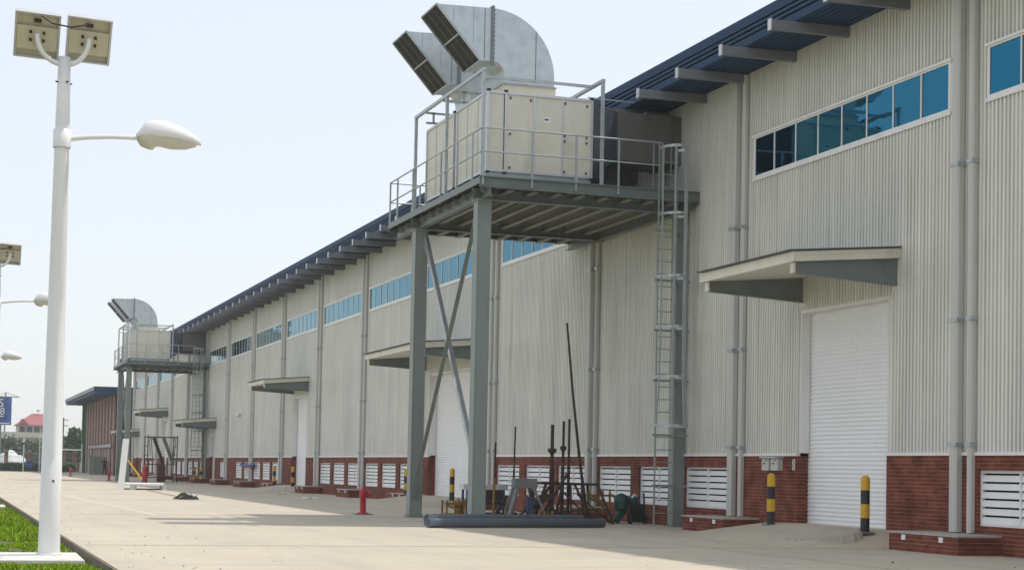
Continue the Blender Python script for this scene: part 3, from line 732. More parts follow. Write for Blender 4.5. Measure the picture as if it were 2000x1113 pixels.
    b = MB(); b.tube([(x-.35, y-.25, 7.6), (x-.2, y-.26, 7.50), (x+.05, y-.26, 7.47), (x+.35, y-.25, 7.54)], .012, 6); b.build('cable', m_black, L_)
    return L_
LP = make_lamp(); gL = 'white solar street lamps along the road verge'
dup(LP, (1.50, 52.3, -.1), 'middle solar street lamp, partly cut by the left photo edge', gL)
dup(LP, (1.57, 81.5, -.1), 'farthest street lamp, only its white lamp head showing at the left photo edge', gL)

# ------------------------------------------------------------------ bollards
def make_bollard():
    b = MB(); r = .085
    pr = [(r, 0), (r, .27), (r, .2701), (r, .53), (r, .5301), (r, .79), (r, .7901), (r, .985), (.078, 1.02), (.06, 1.05), (.03, 1.066), (.005, 1.07)]
    b.lathe((0, 0, 0), pr, 24, mats=[1, 1, 0, 0, 1, 1, 0, 0, 0, 0, 0, 0]); b.box(-.14, .14, -.14, .14, -.03, .012, 2)
    o = b.build('bollard', [m_yellow, m_black, m_steel]); return o
gB = 'yellow and black bollards at the doors'
BO = make_bollard(); BO.location = (16.55, 32.1, .275); tag(BO, 'yellow and black bollard in front of the two grey wall boxes', 'bollard', gB)
def bol(x, y, z, label): dup(BO, (x, y, z), label, gB)
bol(16.55, 28.28, .265, 'yellow and black bollard at the sand heap, right of the nearest roller door')
bol(16.3, 54.6, .25, 'yellow and black bollard just left of the near outer platform column, before the white door')
bol(16.6, 61.6, .2, 'bollard half hidden behind the far outer column of the nearest platform')
bol(16.6, 87.9, .2, 'bollard on the left of the narrow roller door halfway along the hall')
bol(16.6, 83.0, .2, 'bollard on the right of the narrow roller door halfway along the hall')
bol(16.5, 116.2, .02, 'yellow and black bollard beside the distant ladder, left one of a close pair')
bol(16.5, 113.2, .02, 'yellow and black bollard beside the distant ladder, right one of a close pair')
bol(16.3, 141.8, .1, 'yellow and black bollard far off behind the leaning yellow plank')

# ------------------------------------------------------------------ hydrants
def make_hydrant():
    H = thing('fire_hydrant', (11.08, 45.6, 0), 'red fire hydrant on the concrete in front of the far platform column', 'hydrant', 'red hydrants along the road')
    x, y = 11.08, 45.6; b = MB()
    b.lathe((x, y, 0), [(.17, 0), (.17, .05), (.10, .06), (.085, .10), (.08, .45), (.105, .46), (.105, .50), (.095, .52), (.105, .60), (.095, .66), (.06, .71), (.035, .73), (.035, .77), (.01, .775)], 18)
    b.build('body', m_red, H)
    b = MB(); b.tube([(x, y, .57), (x+.17, y-.02, .57)], .05, 12); b.tube([(x+.15, y-.02, .57), (x+.20, y-.02, .57)], .065, 8); b.tube([(x, y, .57), (x-.08, y-.11, .57)], .045, 12)
    b.build('outlet', m_red, H)
    b = MB(); b.box(x-.24, x+.24, y-.18, y+.18, -.01, .028); b.build('base_plate', m_steel, H)
    return H
HY = make_hydrant(); gH = 'red hydrants along the road'
dup(HY, (11.35, 121.5, 0), 'dark red hydrant at the foot of the distant platform columns', gH)
dup(HY, (10.5, 146.0, 0), 'small red hydrant on the road in front of the far brick building', gH)
b = MB(); b.lathe((12.75, 112.4, 0), [(.16, 0), (.17, .04), (.17, .95), (.14, 1.02), (.06, 1.06), (.05, 1.12), (.01, 1.13)], 16); b.bar((12.6, 112.4, 1.08), (12.9, 112.4, 1.08), .03, .03)
tag(b.build('red_pillar', m_red, loc=(12.75, 112.4, 0)), 'bright red standpipe pillar in front of the distant scaffold', 'standpipe')

# ------------------------------------------------------------------ pipes on the ground
def pipe(p, q, r, label):
    b = MB(); p = Vector(p); q = Vector(q); d = (q-p).normalized(); n = 28
    a = d.cross(Vector((0,0,1))).normalized(); c = a.cross(d)
    ring = lambda o, rr: [o+(a*math.cos(2*math.pi*k/n)+c*math.sin(2*math.pi*k/n))*rr for k in range(n)]
    V = ring(p, r)+ring(p+d*.28, r)+ring(p+d*.29, r*.955)+ring(q, r*.955)+ring(p, r*.88)+ring(q, r*.88)
    F = []
    for A, B2 in ((0,1),(1,2),(2,3),(0,4),(3,5),(4,5)):
        F += [(A*n+k, A*n+(k+1) % n, B2*n+(k+1) % n, B2*n+k) for k in range(n)]
    b.raw(V, F, 0, True)
    o = b.build('plastic_pipe', m_pvc, loc=p); tag(o, label, 'pipe', 'grey plastic pipes lying by the platform'); return o
pipe((10.22, 36.02, .108), (14.72, 36.94, .108), .105, 'long dark grey plastic pipe lying in front on the concrete, its socket end open')
pipe((10.34, 36.55, .150), (14.35, 37.38, .150), .145, 'long dark grey plastic pipe lying behind another one, nearer the platform column')

# ------------------------------------------------------------------ building-site gear under the platform
gP = 'rusty steel props standing under the platform'
def prop(x, y, h, lean, label, mats=(m_rust, m_rust), thick=.034, col=False):
    T = thing('steel_prop', (x, y, 0), label, 'prop', gP)
    b = MB(); t = Vector((x+lean[0], y+lean[1], h)); o = Vector((x, y, 0)); P = lambda s: o.lerp(t, s)
    b.tube([P(.0), P(.55)], thick, 10); b.box(x-.09, x+.09, y-.09, y+.09, 0, .012); b.build('outer_tube', mats[0], T)
    b = MB(); b.tube([P(.55), P(1)], thick*.72, 10); b.build('inner_tube', mats[1], T)
    if not col: return
    b = MB(); b.tube([P(.72), P(.755)], thick*1.9, 8); b.tube([P(.70), P(.72)], [thick*.8, thick*1.6], 8); b.build('collar', m_rust, T)
prop(12.98, 39.9, 1.98, (.03, 0), 'black and yellow steel prop beside the near outer platform column', (m_yold, m_rust), .032)
prop(13.62, 40.3, 2.38, (.03, .0), 'thin dark prop standing among the grey trestle legs', thick=.028)
prop(14.60, 40.2, 2.46, (.02, .05), 'thick rusty prop with a collar, leftmost of the three beside the leaning rod', thick=.062, col=True)
prop(14.92, 40.3, 2.55, (.02, .0), 'rusty prop with a collar, middle of the three beside the leaning rod', thick=.045, col=True)
prop(15.20, 40.6, 2.62, (.0, .0), 'rusty prop without collar, rightmost and tallest of the three near the leaning rod', thick=.04)
b = MB(); b.tube([(15.52, 40.0, 0), (15.34, 40.2, 1.6), (15.18, 40.35, 3.3), (15.03, 40.45, 5.05)], [.045, .04, .033, .028], 8)
tag(b.build('steel_rod', m_rust, loc=(15.52, 40, 0)), 'very long thin dark rod leaning upright, taller than all the props', 'rod')
# rusty rack with splayed legs
K = thing('steel_rack', (15.1, 40.0, 0), 'black steel rack with a top rail and splayed legs around the rusty props', 'rack')
b = MB(); b.bar((14.3, 39.9, .98), (15.75, 39.9, .98), .06, .06); b.bar((14.3, 40.6, .98), (15.75, 40.6, .98), .06, .06); b.bar((14.3, 39.9, .98), (14.3, 40.6, .98), .05, .05); b.bar((15.75, 39.9, .98), (15.75, 40.6, .98), .05, .05); b.build('top_rail', m_rust, K)
for p, q in (((14.35, 39.9, .98), (13.9, 39.6, 0)), ((15.72, 39.9, .98), (16.05, 39.6, 0)), ((15.72, 40.6, .98), (15.9, 40.9, 0)), ((14.35, 40.6, .98), (14.2, 40.9, 0)), ((15.1, 39.9, .98), (15.5, 39.55, 0)), ((14.8, 39.9, .98), (14.45, 39.6, 0)), ((15.3, 39.9, .98), (15.25, 39.6, 0)), ((15.0, 39.9, .98), (14.92, 39.6, 0))):
    b = MB(); b.bar(p, q, .05, .05); b.build('leg', m_rust, K)
T = thing('steel_tripod', (14.2, 39.5, 0), 'rusty tripod of crossed bars left of the tall props', 'tripod')
for p, q in (((13.95, 39.4, .02), (14.85, 39.6, 1.32)), ((14.55, 39.4, .02), (14.2, 39.6, .86)), ((13.55, 39.5, .02), (14.35, 39.6, .92))):
    b = MB(); b.bar(p, q, .07, .05); b.build('bar', m_rust, T)
b = MB(); b.bar((14.05, 39.5, .62), (14.4, 39.5, .66), .16, .16); b.build('clamp', m_rust, T)
# grey trestle
T = thing('trestle', (13.75, 39.7, 0), 'pale grey A-frame trestle with a plank head, standing under the platform', 'trestle')
b = MB(); b.box(13.42, 14.0, 39.55, 39.85, .86, 1.10); b.build('head', m_greym, T, bevel=.01)
for q in ((13.2, 39.45, 0), (14.3, 39.45, 0), (13.3, 40.1, 0), (14.2, 40.1, 0)):
    b = MB(); p = (13.5 if q[0] < 13.7 else 13.9, 39.6 if q[1] < 39.7 else 39.82, .9); b.bar(p, q, .12, .07); b.build('leg', m_greym, T)
# bench
T = thing('work_bench', (13.05, 40.4, 0), 'low work bench with a pale slotted top right of the near outer column', 'bench')
b = MB(); b.box(12.3, 13.45, 40.2, 40.6, .80, .93); b.build('top', m_alu, T)
b = MB(); b.box(12.5, 13.4, 40.22, 40.58, .44, .62); b.box(12.55, 13.35, 40.25, 40.55, .62, .80); b.build('drawer', m_rust, T)
for x in (12.4, 13.35):
    for y in (40.22, 40.58):
        b = MB(); b.bar((x, y, 0), (x, y, .80), .05, .05); b.build('leg', m_bluep, T)
b = MB(); b.bar((12.4, 40.22, .22), (13.35, 40.22, .22), .05, .05); b.bar((12.4, 40.22, .52), (13.35, 40.22, .52), .05, .05); b.build('crossbar', m_bluep, T)
b = MB()
for i in range(3): b.tube([(13.62+i*.07, 39.2, .03), (13.64+i*.06, 39.25, .70-.05*i)], .028, 8)
b.bar((13.6, 39.2, .3), (13.85, 39.2, .3), .04, .04)
tag(b.build('tube_bundle', m_bluep, loc=(13.65, 39.2, 0)), 'small blue bundle of upright tubes between the grey trestle legs', 'tubes')
# yellow pieces
def ystand(x, y, wd, dp, h, label):
    T = thing('yellow_stand', (x, y, 0), label, 'stand', 'yellow steel stands under the platform')
    for sx in (-1, 1):
        for sy in (-1, 1):
            b = MB(); b.bar((x+sx*wd, y+sy*dp, 0), (x+sx*wd, y+sy*dp, h), .045, .045); b.build('leg', m_yold, T)
    b = MB()
    for z in (h*.35, h*.85):
        for sy in (-1, 1): b.bar((x-wd, y+sy*dp, z), (x+wd, y+sy*dp, z), .045, .045)
        for sx in (-1, 1): b.bar((x+sx*wd, y-dp, z), (x+sx*wd, y+dp, z), .045, .045)
    b.bar((x-wd, y-dp, h*.78), (x+wd*.4, y-dp-.05, h*.55), .05, .05)
    b.build('crossbar', m_yold, T); return T
T = ystand(15.95, 40.6, .29, .25, .82, 'open yellow steel frame stand left of the green machine')
b = MB(); b.bar((16.25, 40.3, .72), (16.75, 40.2, .50), .06, .07); b.bar((15.67, 40.3, .72), (16.0, 40.1, .5), .06, .07); b.build('handle', m_yold, T)
T = ystand(12.1, 40.4, .22, .2, .52, 'short yellow stand left of the near outer column')
b = MB(); b.lathe((12.2, 40.3, 0), [(.16, 0), (.13, .03), (.10, .06), (.10, .45), (.15, .47), (.15, .52), (.05, .53)], 12); b.build('pedestal', m_yold, T)
for i, (x, y, L_, lab) in enumerate(((13.0, 39.1, .5, 'yellow clamp on the ground by the bench legs'), (13.95, 39.0, .45, 'yellow clamp on the ground right of the blue tubes'), (14.25, 39.25, .6, 'yellow clamp on the ground under the tripod bars'), (15.15, 40.95, .4, 'yellow clamp on the ground behind the tallest props'))):
    b = MB(); b.bar((x-L_/2, y, .06), (x+L_/2, y+.05, .10), .09, .09); b.bar((x-L_/3, y-.08, .16), (x+L_/3, y+.1, .20), .07, .06); b.tube([(x, y-.05, .05), (x+.05, y, .32)], .035, 8)
    tag(b.build('scaffold_clamp', m_yold, loc=(x, y, 0)), lab, 'clamp', 'yellow clamps on the ground')
for i, (p, q, w_) in enumerate((((13.1, 39.25, .04), (14.4, 39.75, .62), .05), ((14.9, 39.2, .05), (13.9, 39.9, .50), .045), ((13.0, 39.35, .10), (15.2, 39.15, .16), .07), ((14.3, 39.1, .05), (16.0, 39.35, .09), .06),
        ((15.4, 39.3, .04), (14.75, 40.0, .86), .045), ((15.9, 39.4, .03), (15.2, 39.95, .72), .04), ((13.4, 39.15, .05), (13.9, 39.6, .78), .04), ((12.8, 39.5, .05), (13.35, 40.0, .66), .05), ((14.0, 39.3, .25), (15.6, 39.5, .38), .05))):
    b = MB(); b.bar(p, q, w_, w_*.8)
    tag(b.build('scrap_bar', m_rust, loc=p), 'dark rusty scrap bar in the tangle below the props', 'bar', 'rusty scrap bars tangled under the platform')
for i, (x, y, lx, ly, z, lab) in enumerate(((15.0, 39.9, .8, .25, .02, 'stack of dark boards low between the feet of the rusty rack'), (13.4, 40.0, .5, .3, .02, 'dark board stack under the front edge of the work bench'))):
    b = MB()
    for k in range(4): b.box(x-lx/2+.03*k, x+lx/2-.02*k, y-ly/2, y+ly/2-.02*k, z+.06*k, z+.06*k+.052)
    tag(b.build('board_stack', m_rust, loc=(x, y, 0)), lab, 'boards')
# machine and cart
T = thing('engine_pump', (16.55, 40.1, 0), 'teal green engine pump on the ground beside the brick base', 'machine')
b = MB(); b.lathe((16.45, 40.1, .36), [(.02, -.05), (.15, -.03), (.18, .05), (.18, .28), (.14, .36), (.06, .40), (.01, .41)], 14); b.lathe((16.78, 40.1, .45), [(.1, 0), (.15, .05), (.15, .22), (.08, .28), (.01, .29)], 14); b.bar((16.3, 40.1, .05), (16.55, 40.1, .4), .16, .16); b.build('housing', m_teal, T)
b = MB(); b.tube([(16.68, 39.95, .66), (16.74, 39.92, .74), (16.80, 39.95, .70)], .03, 8); b.build('exhaust', m_white, T)
T = thing('hand_cart', (16.72, 39.75, 0), 'black hand cart standing in front of the teal pump', 'cart')
b = MB(); b.box(16.55, 16.92, 39.72, 39.80, .06, .50); b.bar((16.98, 39.76, .02), (17.02, 40.0, .78), .04, .04); b.bar((16.52, 39.76, .02), (16.52, 39.95, .7), .035, .035)
for z in (.15, .28, .40): b.box(16.53, 16.94, 39.70, 39.72, z, z+.03)
b.build('frame', m_black, T)
for x in (16.55, 16.95):
    b = MB(); b.tube([(x-.02, 39.72, .12), (x+.03, 39.72, .12)], .12, 16); b.build('wheel', m_black, T)

# wall boxes, number plate, cement heap
for yy, lab in ((33.55, 'left grey switch box of a pair on the brick beside the nearest door'), (33.13, 'right grey switch box of a pair on the brick beside the nearest door')):
    T = thing('switch_box', (bx0, yy, 1.4), lab, 'switch box', 'grey switch boxes on the brick wall')
    b = MB(); b.box(bx0-.14, bx0-.002, yy-.16, yy+.16, 1.40, 1.66); b.build('case', m_trim, T, bevel=.008)
    b = MB(); b.box(bx0-.19, bx0-.002, yy-.19, yy+.19, 1.67, 1.70); b.build('hood', m_trim, T)
    b = MB(); b.lathe((bx0-.15, yy+.03, 1.54), [(.02, 0), (.02, .03)], 8); b.box(bx0-.155, bx0-.14, yy-.08, yy-.03, 1.61, 1.63); b.build('lock', m_black, T)
b = MB(); cy_, cz_ = 32.47, 1.53
for sg, zc in ((1, cz_+.055), (-1, cz_-.055)):
    pts = [(bx0-.012, cy_+.045*math.cos(t), zc+.055*math.sin(t)) for t in [2*math.pi*k/16 for k in range(17)]]
    b.tube(pts, .012, 6, cap=False)
tag(b.build('door_number', m_white, loc=(bx0, cy_, cz_)), 'small white number painted on the brick right of the switch boxes', 'number')
b = MB(); n = 36; vs = []; fs = []
for i in range(n+1):
    for j in range(n+1):
        u, v = i/n*2-1, j/n*2-1; r = math.sqrt(u*u+v*v)
        x, y = 16.0+u*.9, 29.2+v*1.5; base = .30*max(0, min(1, (x-14.5)/2.2))
        h = .13*max(0, 1-r)**1.2*(1+.35*noise.noise(Vector((x*2.5, y*2.5, 0)))) + .012*noise.noise(Vector((x*7, y*7, 2)))*max(0, 1-r)
        vs.append((x, y, base + h - (.35 if r > .86 else 0)))
fs = [(i*(n+1)+j, i*(n+1)+j+1, (i+1)*(n+1)+j+1, (i+1)*(n+1)+j) for i in range(n) for j in range(n) if ((i+.5)/n*2-1)**2+((j+.5)/n*2-1)**2 < .92]
b.raw(vs, fs, 0, True)
tag(b.build('cement_heap', m_sand, loc=(16, 28.9, 0)), 'low grey heap of cement sand by the right bollard of the nearest door', 'sand heap')
T = thing('wall_lamp', (D-.1, 103.0, 4.3), 'small white lamp on the wall beside a far downpipe, right of the low canopy', 'wall lamp')
b = MB(); b.lathe((D-.22, 103.0, 4.15), [(.05, 0), (.16, .05), (.17, .18), (.08, .27), (.02, .3)], 12); b.box(D-.2, D-.025, 102.95, 103.05, 4.3, 4.38); b.build('lamp_body', m_white, T)
b = MB(); pts = [(D-.16, 97.2+.55*i, 1.25+.05*math.sin(i*1.9)) for i in range(9)]; b.tube(pts, .10, 8); b.bar((D-.15, 98, 1.12), (D-.15, 100.5, 1.17), .12, .14, 1)
tag(b.build('hose_bundle', [m_bluep, m_red], loc=(D-.15, 99, 1.2)), 'blue and red hose bundle hung along the brick base between far vents', 'hose')
for x, y, s_, lab in ((13.9, 66.0, .28, 'crumpled white paper scrap on the shaded concrete, nearer of two'), (14.8, 76.0, .3, 'crumpled white paper scrap on the shaded concrete, farther of two')):
    b = MB(); n = 7; vs = [(x+(i/n-.5)*s_*2, y+(j/n-.5)*s_*2, .02+.10*abs(noise.noise(Vector((i*.6+x, j*.6, y))))) for i in range(n+1) for j in range(n+1)]
    b.raw(vs, [(i*(n+1)+j, i*(n+1)+j+1, (i+1)*(n+1)+j+1, (i+1)*(n+1)+j) for i in range(n) for j in range(n)])
    tag(b.build('paper_scrap', m_white, loc=(x, y, 0)), lab, 'paper', 'paper scraps on the concrete')

# ------------------------------------------------------------------ far yard: panel on blocks, post, cloth, scaffold
T = thing('flat_panel', (9.3, 84.0, 0), 'flat white panel lying on small blocks on the sunlit road', 'panel')
b = MB(); b.hexa([(8.45, 82.6, .22), (10.25, 82.4, .22), (10.95, 87.5, .22), (8.75, 87.5, .22)], [(8.45, 82.6, .29), (10.25, 82.4, .29), (10.95, 87.5, .29), (8.75, 87.5, .29)]); b.build('panel', m_white, T)
for x, y in ((8.85, 82.8), (10.35, 83.0), (9.2, 85.6), (10.6, 85.6)):
    b = MB(); b.box(x-.12, x+.12, y-.12, y+.12, 0, .216); b.build('block', m_white, T)
b = MB(); b.hexa([(8.12, 82.3, 0), (8.39, 82.3, 0), (8.39, 82.6, 0), (8.12, 82.6, 0)], [(8.38, 83.0, 2.42), (8.65, 83.0, 2.42), (8.65, 83.3, 2.42), (8.38, 83.3, 2.42)])
tag(b.build('white_post', m_lamp, loc=(8.28, 82.4, 0)), 'white box post standing upright in front of the distant platform columns', 'post')
b = MB(); b.bar((8.75, 84.8, 1.45), (9.45, 84.6, .50), .16, .07)
tag(b.build('yellow_plank', m_yellow, loc=(9.4, 84.6, .5)), 'yellow plank leaning between the white post and the flat panel', 'plank')
b = MB(); b.tube([(9.4, 82.2, .02), (9.3, 78, .015), (9.0, 72, .015), (8.9, 66, .015), (8.75, 63.2, .02)], .02, 5)
tag(b.build('rope', m_tan, loc=(9, 72, 0)), 'thin rope on the road between the flat panel and the dark cloth', 'rope')
b = MB(); n = 26; vs = []
for i in range(n+1):
    for j in range(n+1):
        u, v = i/n*2-1, j/n*2-1; r = max(abs(u), abs(v))**.9; e = max(0, 1-(u*u+v*v))
        h = .23*e**.6*(.75+.9*noise.noise(Vector((u*1.9+4, v*2.2, 1)))+.3*noise.noise(Vector((u*6, v*6, 2))))
        if u > .1: h *= .7
        vs.append((8.57+u*.46+.05*noise.noise(Vector((v*3, 0, 0))), 62.3+v*.5, max(0, h)+.005))
fs = [(i*(n+1)+j, i*(n+1)+j+1, (i+1)*(n+1)+j+1, (i+1)*(n+1)+j) for i in range(n) for j in range(n) if ((i+.5)/n*2-1)**2+((j+.5)/n*2-1)**2 < 1.0]
b.raw(vs, fs, 0, True); b.tube([(8.25, 61.9, .05), (8.36, 61.86, .13), (8.46, 61.95, .05)], .016, 6, 1)
b.tube([(8.66, 62.0, .22), (8.8, 61.95, .10), (8.92, 62.0, .16)], .024, 6, 1)
tag(b.build('dropped_cloth', [m_cloth, m_tan], loc=(8.57, 62.3, 0)), 'dark rumpled cloth dropped on the sunlit road', 'cloth')
SC = thing('scaffold', (13.9, 114.5, 0), 'dark steel scaffold tower with two stair flights before the distant ladder', 'scaffold')
for x in (13.05, 14.95):
    for y in (113.6, 115.4):
        b = MB(); b.tube([(x, y, 0), (x, y, 3.1)], .035, 8); b.build('post', m_rust, SC)
b = MB()
for y in (113.6, 115.4):
    for z in (1.2, 3.0, .35): b.tube([(13.05, y, z), (14.95, y, z)], .03, 6)
for x in (13.05, 14.95):
    for z in (.6, 1.2, 1.8, 2.4, 3.0): b.tube([(x, 113.6, z), (x, 115.4, z)], .028, 6)
    for sx in (.16, .32): b.tube([(x+(sx if x < 14 else -sx), 113.6, 1.9-sx), (x+(sx*.6 if x < 14 else -sx*.6), 113.6, 3.0)], .025, 6)
b.build('crossbar', m_rust, SC)
for x0_, x1_ in ((13.5, 14.15), (14.15, 14.8)):
    b = MB()
    for y in (113.9, 114.6): b.bar((x0_, y, 2.95), (x1_, y, 1.25), .05, .12)
    for i in range(9):
        t = (i+.5)/9; xx = x0_+(x1_-x0_)*t; zz = 2.95-1.7*t; b.box(xx-.14, xx+.14, 113.92, 114.58, zz-.02, zz+.02)
    b.build('stair', m_steel if x0_ > 14 else m_rust, SC)
b = MB(); b.box(13.75, 14.25, 113.7, 114.4, .05, 1.15); b.build('crate', mat('dark_red_crate', (.10, .03, .025), .8), SC)

# ------------------------------------------------------------------ background
def tree(name, x, y, h, cw, mi, label, n=1500, leaf=.34, group='trees beyond the fence'):
    T = thing(name, (x, y, -.2), label, 'tree', group)
    b = MB(); b.tube([(x, y, -.3), (x+.1, y, h*.3), (x+.05, y, h*.6), (x, y, h*.85)], [.22, .17, .11, .04], 7)
    for k in range(5):
        a = k*1.3; b.tube([(x+.05, y, h*(.35+.08*k)), (x+cw*.28*math.cos(a), y+cw*.28*math.sin(a), h*(.5+.08*k))], [.08, .03], 5)
    b.build('trunk', m_bark, T)
    V = []; F = []; MI = []; cl = [(random.gauss(0, .33)*cw, random.gauss(0, .33)*cw, h*random.uniform(.32, .95), random.uniform(.12, .26)*cw) for _ in range(16)]
    i = 0
    for _ in range(n):
        cx, cy_, cz_, cr = random.choice(cl); d = Vector((random.gauss(0, 1), random.gauss(0, 1), random.gauss(0, .8))).normalized()*cr*random.uniform(.5, 1.05)
        p = Vector((x+cx*(1.15-cz_/h*.55), y+cy_*(1.15-cz_/h*.55), cz_))+d; a = Vector((random.gauss(0,1), random.gauss(0,1), random.gauss(0,1))).normalized()*leaf*random.uniform(.6, 1.3)
        c = a.cross(Vector((random.gauss(0,1), random.gauss(0,1), random.gauss(0,1)))).normalized()*leaf*.6
        V += [p-a, p+c, p+a, p-c]; F.append((i, i+1, i+2, i+3)); i += 4; MI.append(random.choice((mi, mi, (mi+1) % 3)))
    b = MB(); b.v = [tuple(v) for v in V]; b.f = F; b.m = MI; b.s = [False]*len(F); b.build('crown', m_leaf, T, fix=False)
k_ = lambda px: .0321+.0003*px          # ground bearing (x per metre of depth), used for the far yard only
for i, (px, y, h, cw, mi, lab) in enumerate((
    (146, 245, 5.6, 3.8, 1, 'loose green tree left of the far brick building, tallest of the row'), (133, 250, 4.2, 3.0, 0, 'dark low tree right behind the nearest lamp pole'),
    (158, 236, 4.4, 2.8, 0, 'dark bushy tree touching the left edge of the far brick building'), (62, 290, 4.0, 4.6, 0, 'dark tree in front of the house wall, right of its porch'),
    (78, 285, 4.2, 4.4, 1, 'green tree in front of the house, just left of the nearest lamp pole'), (8, 280, 5.0, 4.6, 0, 'dark tree at the left photo edge below the billboard'),
    (26, 285, 3.2, 4.4, 1, 'low green tree below the house porch'), (-14, 285, 5.5, 5, 0, 'dark tree outside the left of the billboard foot'), (44, 280, 3.0, 4.6, 0, 'low dark tree under the middle of the house'), (112, 280, 4.2, 4.4, 0, 'dark tree hidden mostly behind the nearest lamp pole'))):
    tree('broadleaf_tree', k_(px)*y, y, h, cw, mi, lab)
# hedge
b = MB(); V = []; F = []; i = 0
for _ in range(5200):
    x = random.uniform(5.5, 15.3); y = random.uniform(205.5, 207); z = random.uniform(-.2, .95+.35*noise.noise(Vector((x*.9, 0, 0))))
    a = Vector((random.gauss(0,1), random.gauss(0,1), random.gauss(0,1))).normalized()*.16; c = a.cross(Vector((random.gauss(0,1), .3, random.gauss(0,1)))).normalized()*.1
    p = Vector((x, y, z)); V += [p-a, p+c, p+a, p-c]; F.append((i, i+1, i+2, i+3)); i += 4
b.v = [tuple(v) for v in V]; b.f = F; b.m = [random.choice((0, 0, 1)) for _ in F]; b.s = [False]*len(F)
tag(b.build('hedge', m_leaf, loc=(10, 206, 0), fix=False), 'dark clipped hedge running below the fence at the end of the road', 'hedge')
b = MB(); vs = [(x, y, .02+.06*noise.noise(Vector((x, y, 0)))) for x in np.linspace(4, 15.5, 12) for y in np.linspace(199, 205.2, 7)]
b.raw(vs, [(i*7+j, i*7+j+1, (i+1)*7+j+1, (i+1)*7+j) for i in range(11) for j in range(6)], 0, True)
tag(b.build('lawn_strip', mat('far_grass', (.15, .19, .05), .9, 0, .3, 1.5)), kind='structure')
# fence: brick posts and mesh panels
FE = thing('boundary_fence', (10, 212, 0), 'wire boundary fence with red brick posts across the end of the road', 'fence')
for px in (-20, 15, 56, 98, 140, 160):
    x = k_(px)*212; b = MB(); b.box(x-.22, x+.22, 211.8, 212.2, -.2, 2.35, 0); b.box(x-.27, x+.27, 211.75, 212.25, 2.35, 2.45, 1); b.build('post', [m_pink, m_cap], FE)
b = MB()
for z in (.5, 1.1, 1.7, 2.2): b.bar((4, 212, z), (17, 212, z), .04, .04)
x = 4.
while x < 17: b.bar((x, 212, .1), (x, 212, 2.2), .025, .025); x += .22
b.build('wire_mesh', mat('fence_wire', (.30, .36, .36), .6), FE)
for px, y, h, lab in ((46, 203, 2.9, 'thin pale pole behind the blue bin'), (75, 203, 4.0, 'thin pale pole just left of the nearest lamp pole'), (153, 199, 3.1, 'thin pale pole before the hedge, left of the far brick building'), (200, 176, 3.2, 'thin pale pole standing in front of the far brick building')):
    b = MB(); b.tube([(k_(px)*y, y, -.1), (k_(px)*y, y, h)], .07, 8); b.lathe((k_(px)*y, y, h), [(.10, 0), (.12, .05), (.02, .12)], 8); b.lathe((k_(px)*y, y, -.1), [(.16, 0), (.16, .12), (.07, .13)], 8)
    tag(b.build('pole', m_alu, loc=(k_(px)*y, y, 0)), lab, 'pole', 'thin poles at the end of the road')
# mound, bin, cabinet
b = MB(); n = 30; vs = []
for i in range(n+1):
    for j in range(n+1):
        u, v = i/n*2-1, j/n*2-1; h = max(0, 1-u*u-v*v)**.8*2.6*(1+.3*noise.noise(Vector((u*2, v*2, 4))))
        vs.append((8.7+u*2.6, 226+v*3, h-.2))
b.raw(vs, [(i*(n+1)+j, i*(n+1)+j+1, (i+1)*(n+1)+j+1, (i+1)*(n+1)+j) for i in range(n) for j in range(n)], 0, True)
tag(b.build('covered_mound', m_tarp, loc=(8.7, 226, 0)), 'pale sheeted mound behind the fence at the left', 'mound')
x = k_(57)*201; T = thing('litter_bin', (x, 201, 0), 'blue litter bin on legs on the grass before the fence', 'bin')
b = MB(); b.hexa([(x-.32, 200.7, .5), (x+.32, 200.7, .5), (x+.32, 201.3, .5), (x-.32, 201.3, .5)], [(x-.42, 200.6, 1.25), (x+.42, 200.6, 1.25), (x+.42, 201.4, 1.25), (x-.42, 201.4, 1.25)]); b.build('body', mat('bin_blue', (.02, .07, .30), .5), T)
for sx in (-.22, .22):
    b = MB(); b.bar((x+sx, 201, 0), (x+sx, 201, .5), .08, .08); b.build('leg', m_bluep, T)
x = k_(178)*172; T = thing('utility_cabinet', (x, 172, 0), 'grey green utility cabinet in front of the far brick building', 'cabinet')
b = MB(); b.box(x-.62, x+.62, 171.7, 172.5, .12, 1.75); b.build('case', mat('cabinet_green', (.22, .25, .21), .6), T, bevel=.02)
b = MB(); b.box(x-.68, x+.68, 171.65, 172.55, 1.752, 1.82); b.build('lid', m_steel, T); b = MB(); b.box(x-.01, x+.01, 171.685, 171.699, .2, 1.7); b.bar((x+.08, 171.68, .9), (x+.08, 171.68, 1.1), .03, .03); b.build('door_seam', m_black, T)
b = MB(); b.box(x-.6, x+.6, 171.75, 172.45, 0, .12); b.build('plinth', m_cap, T)
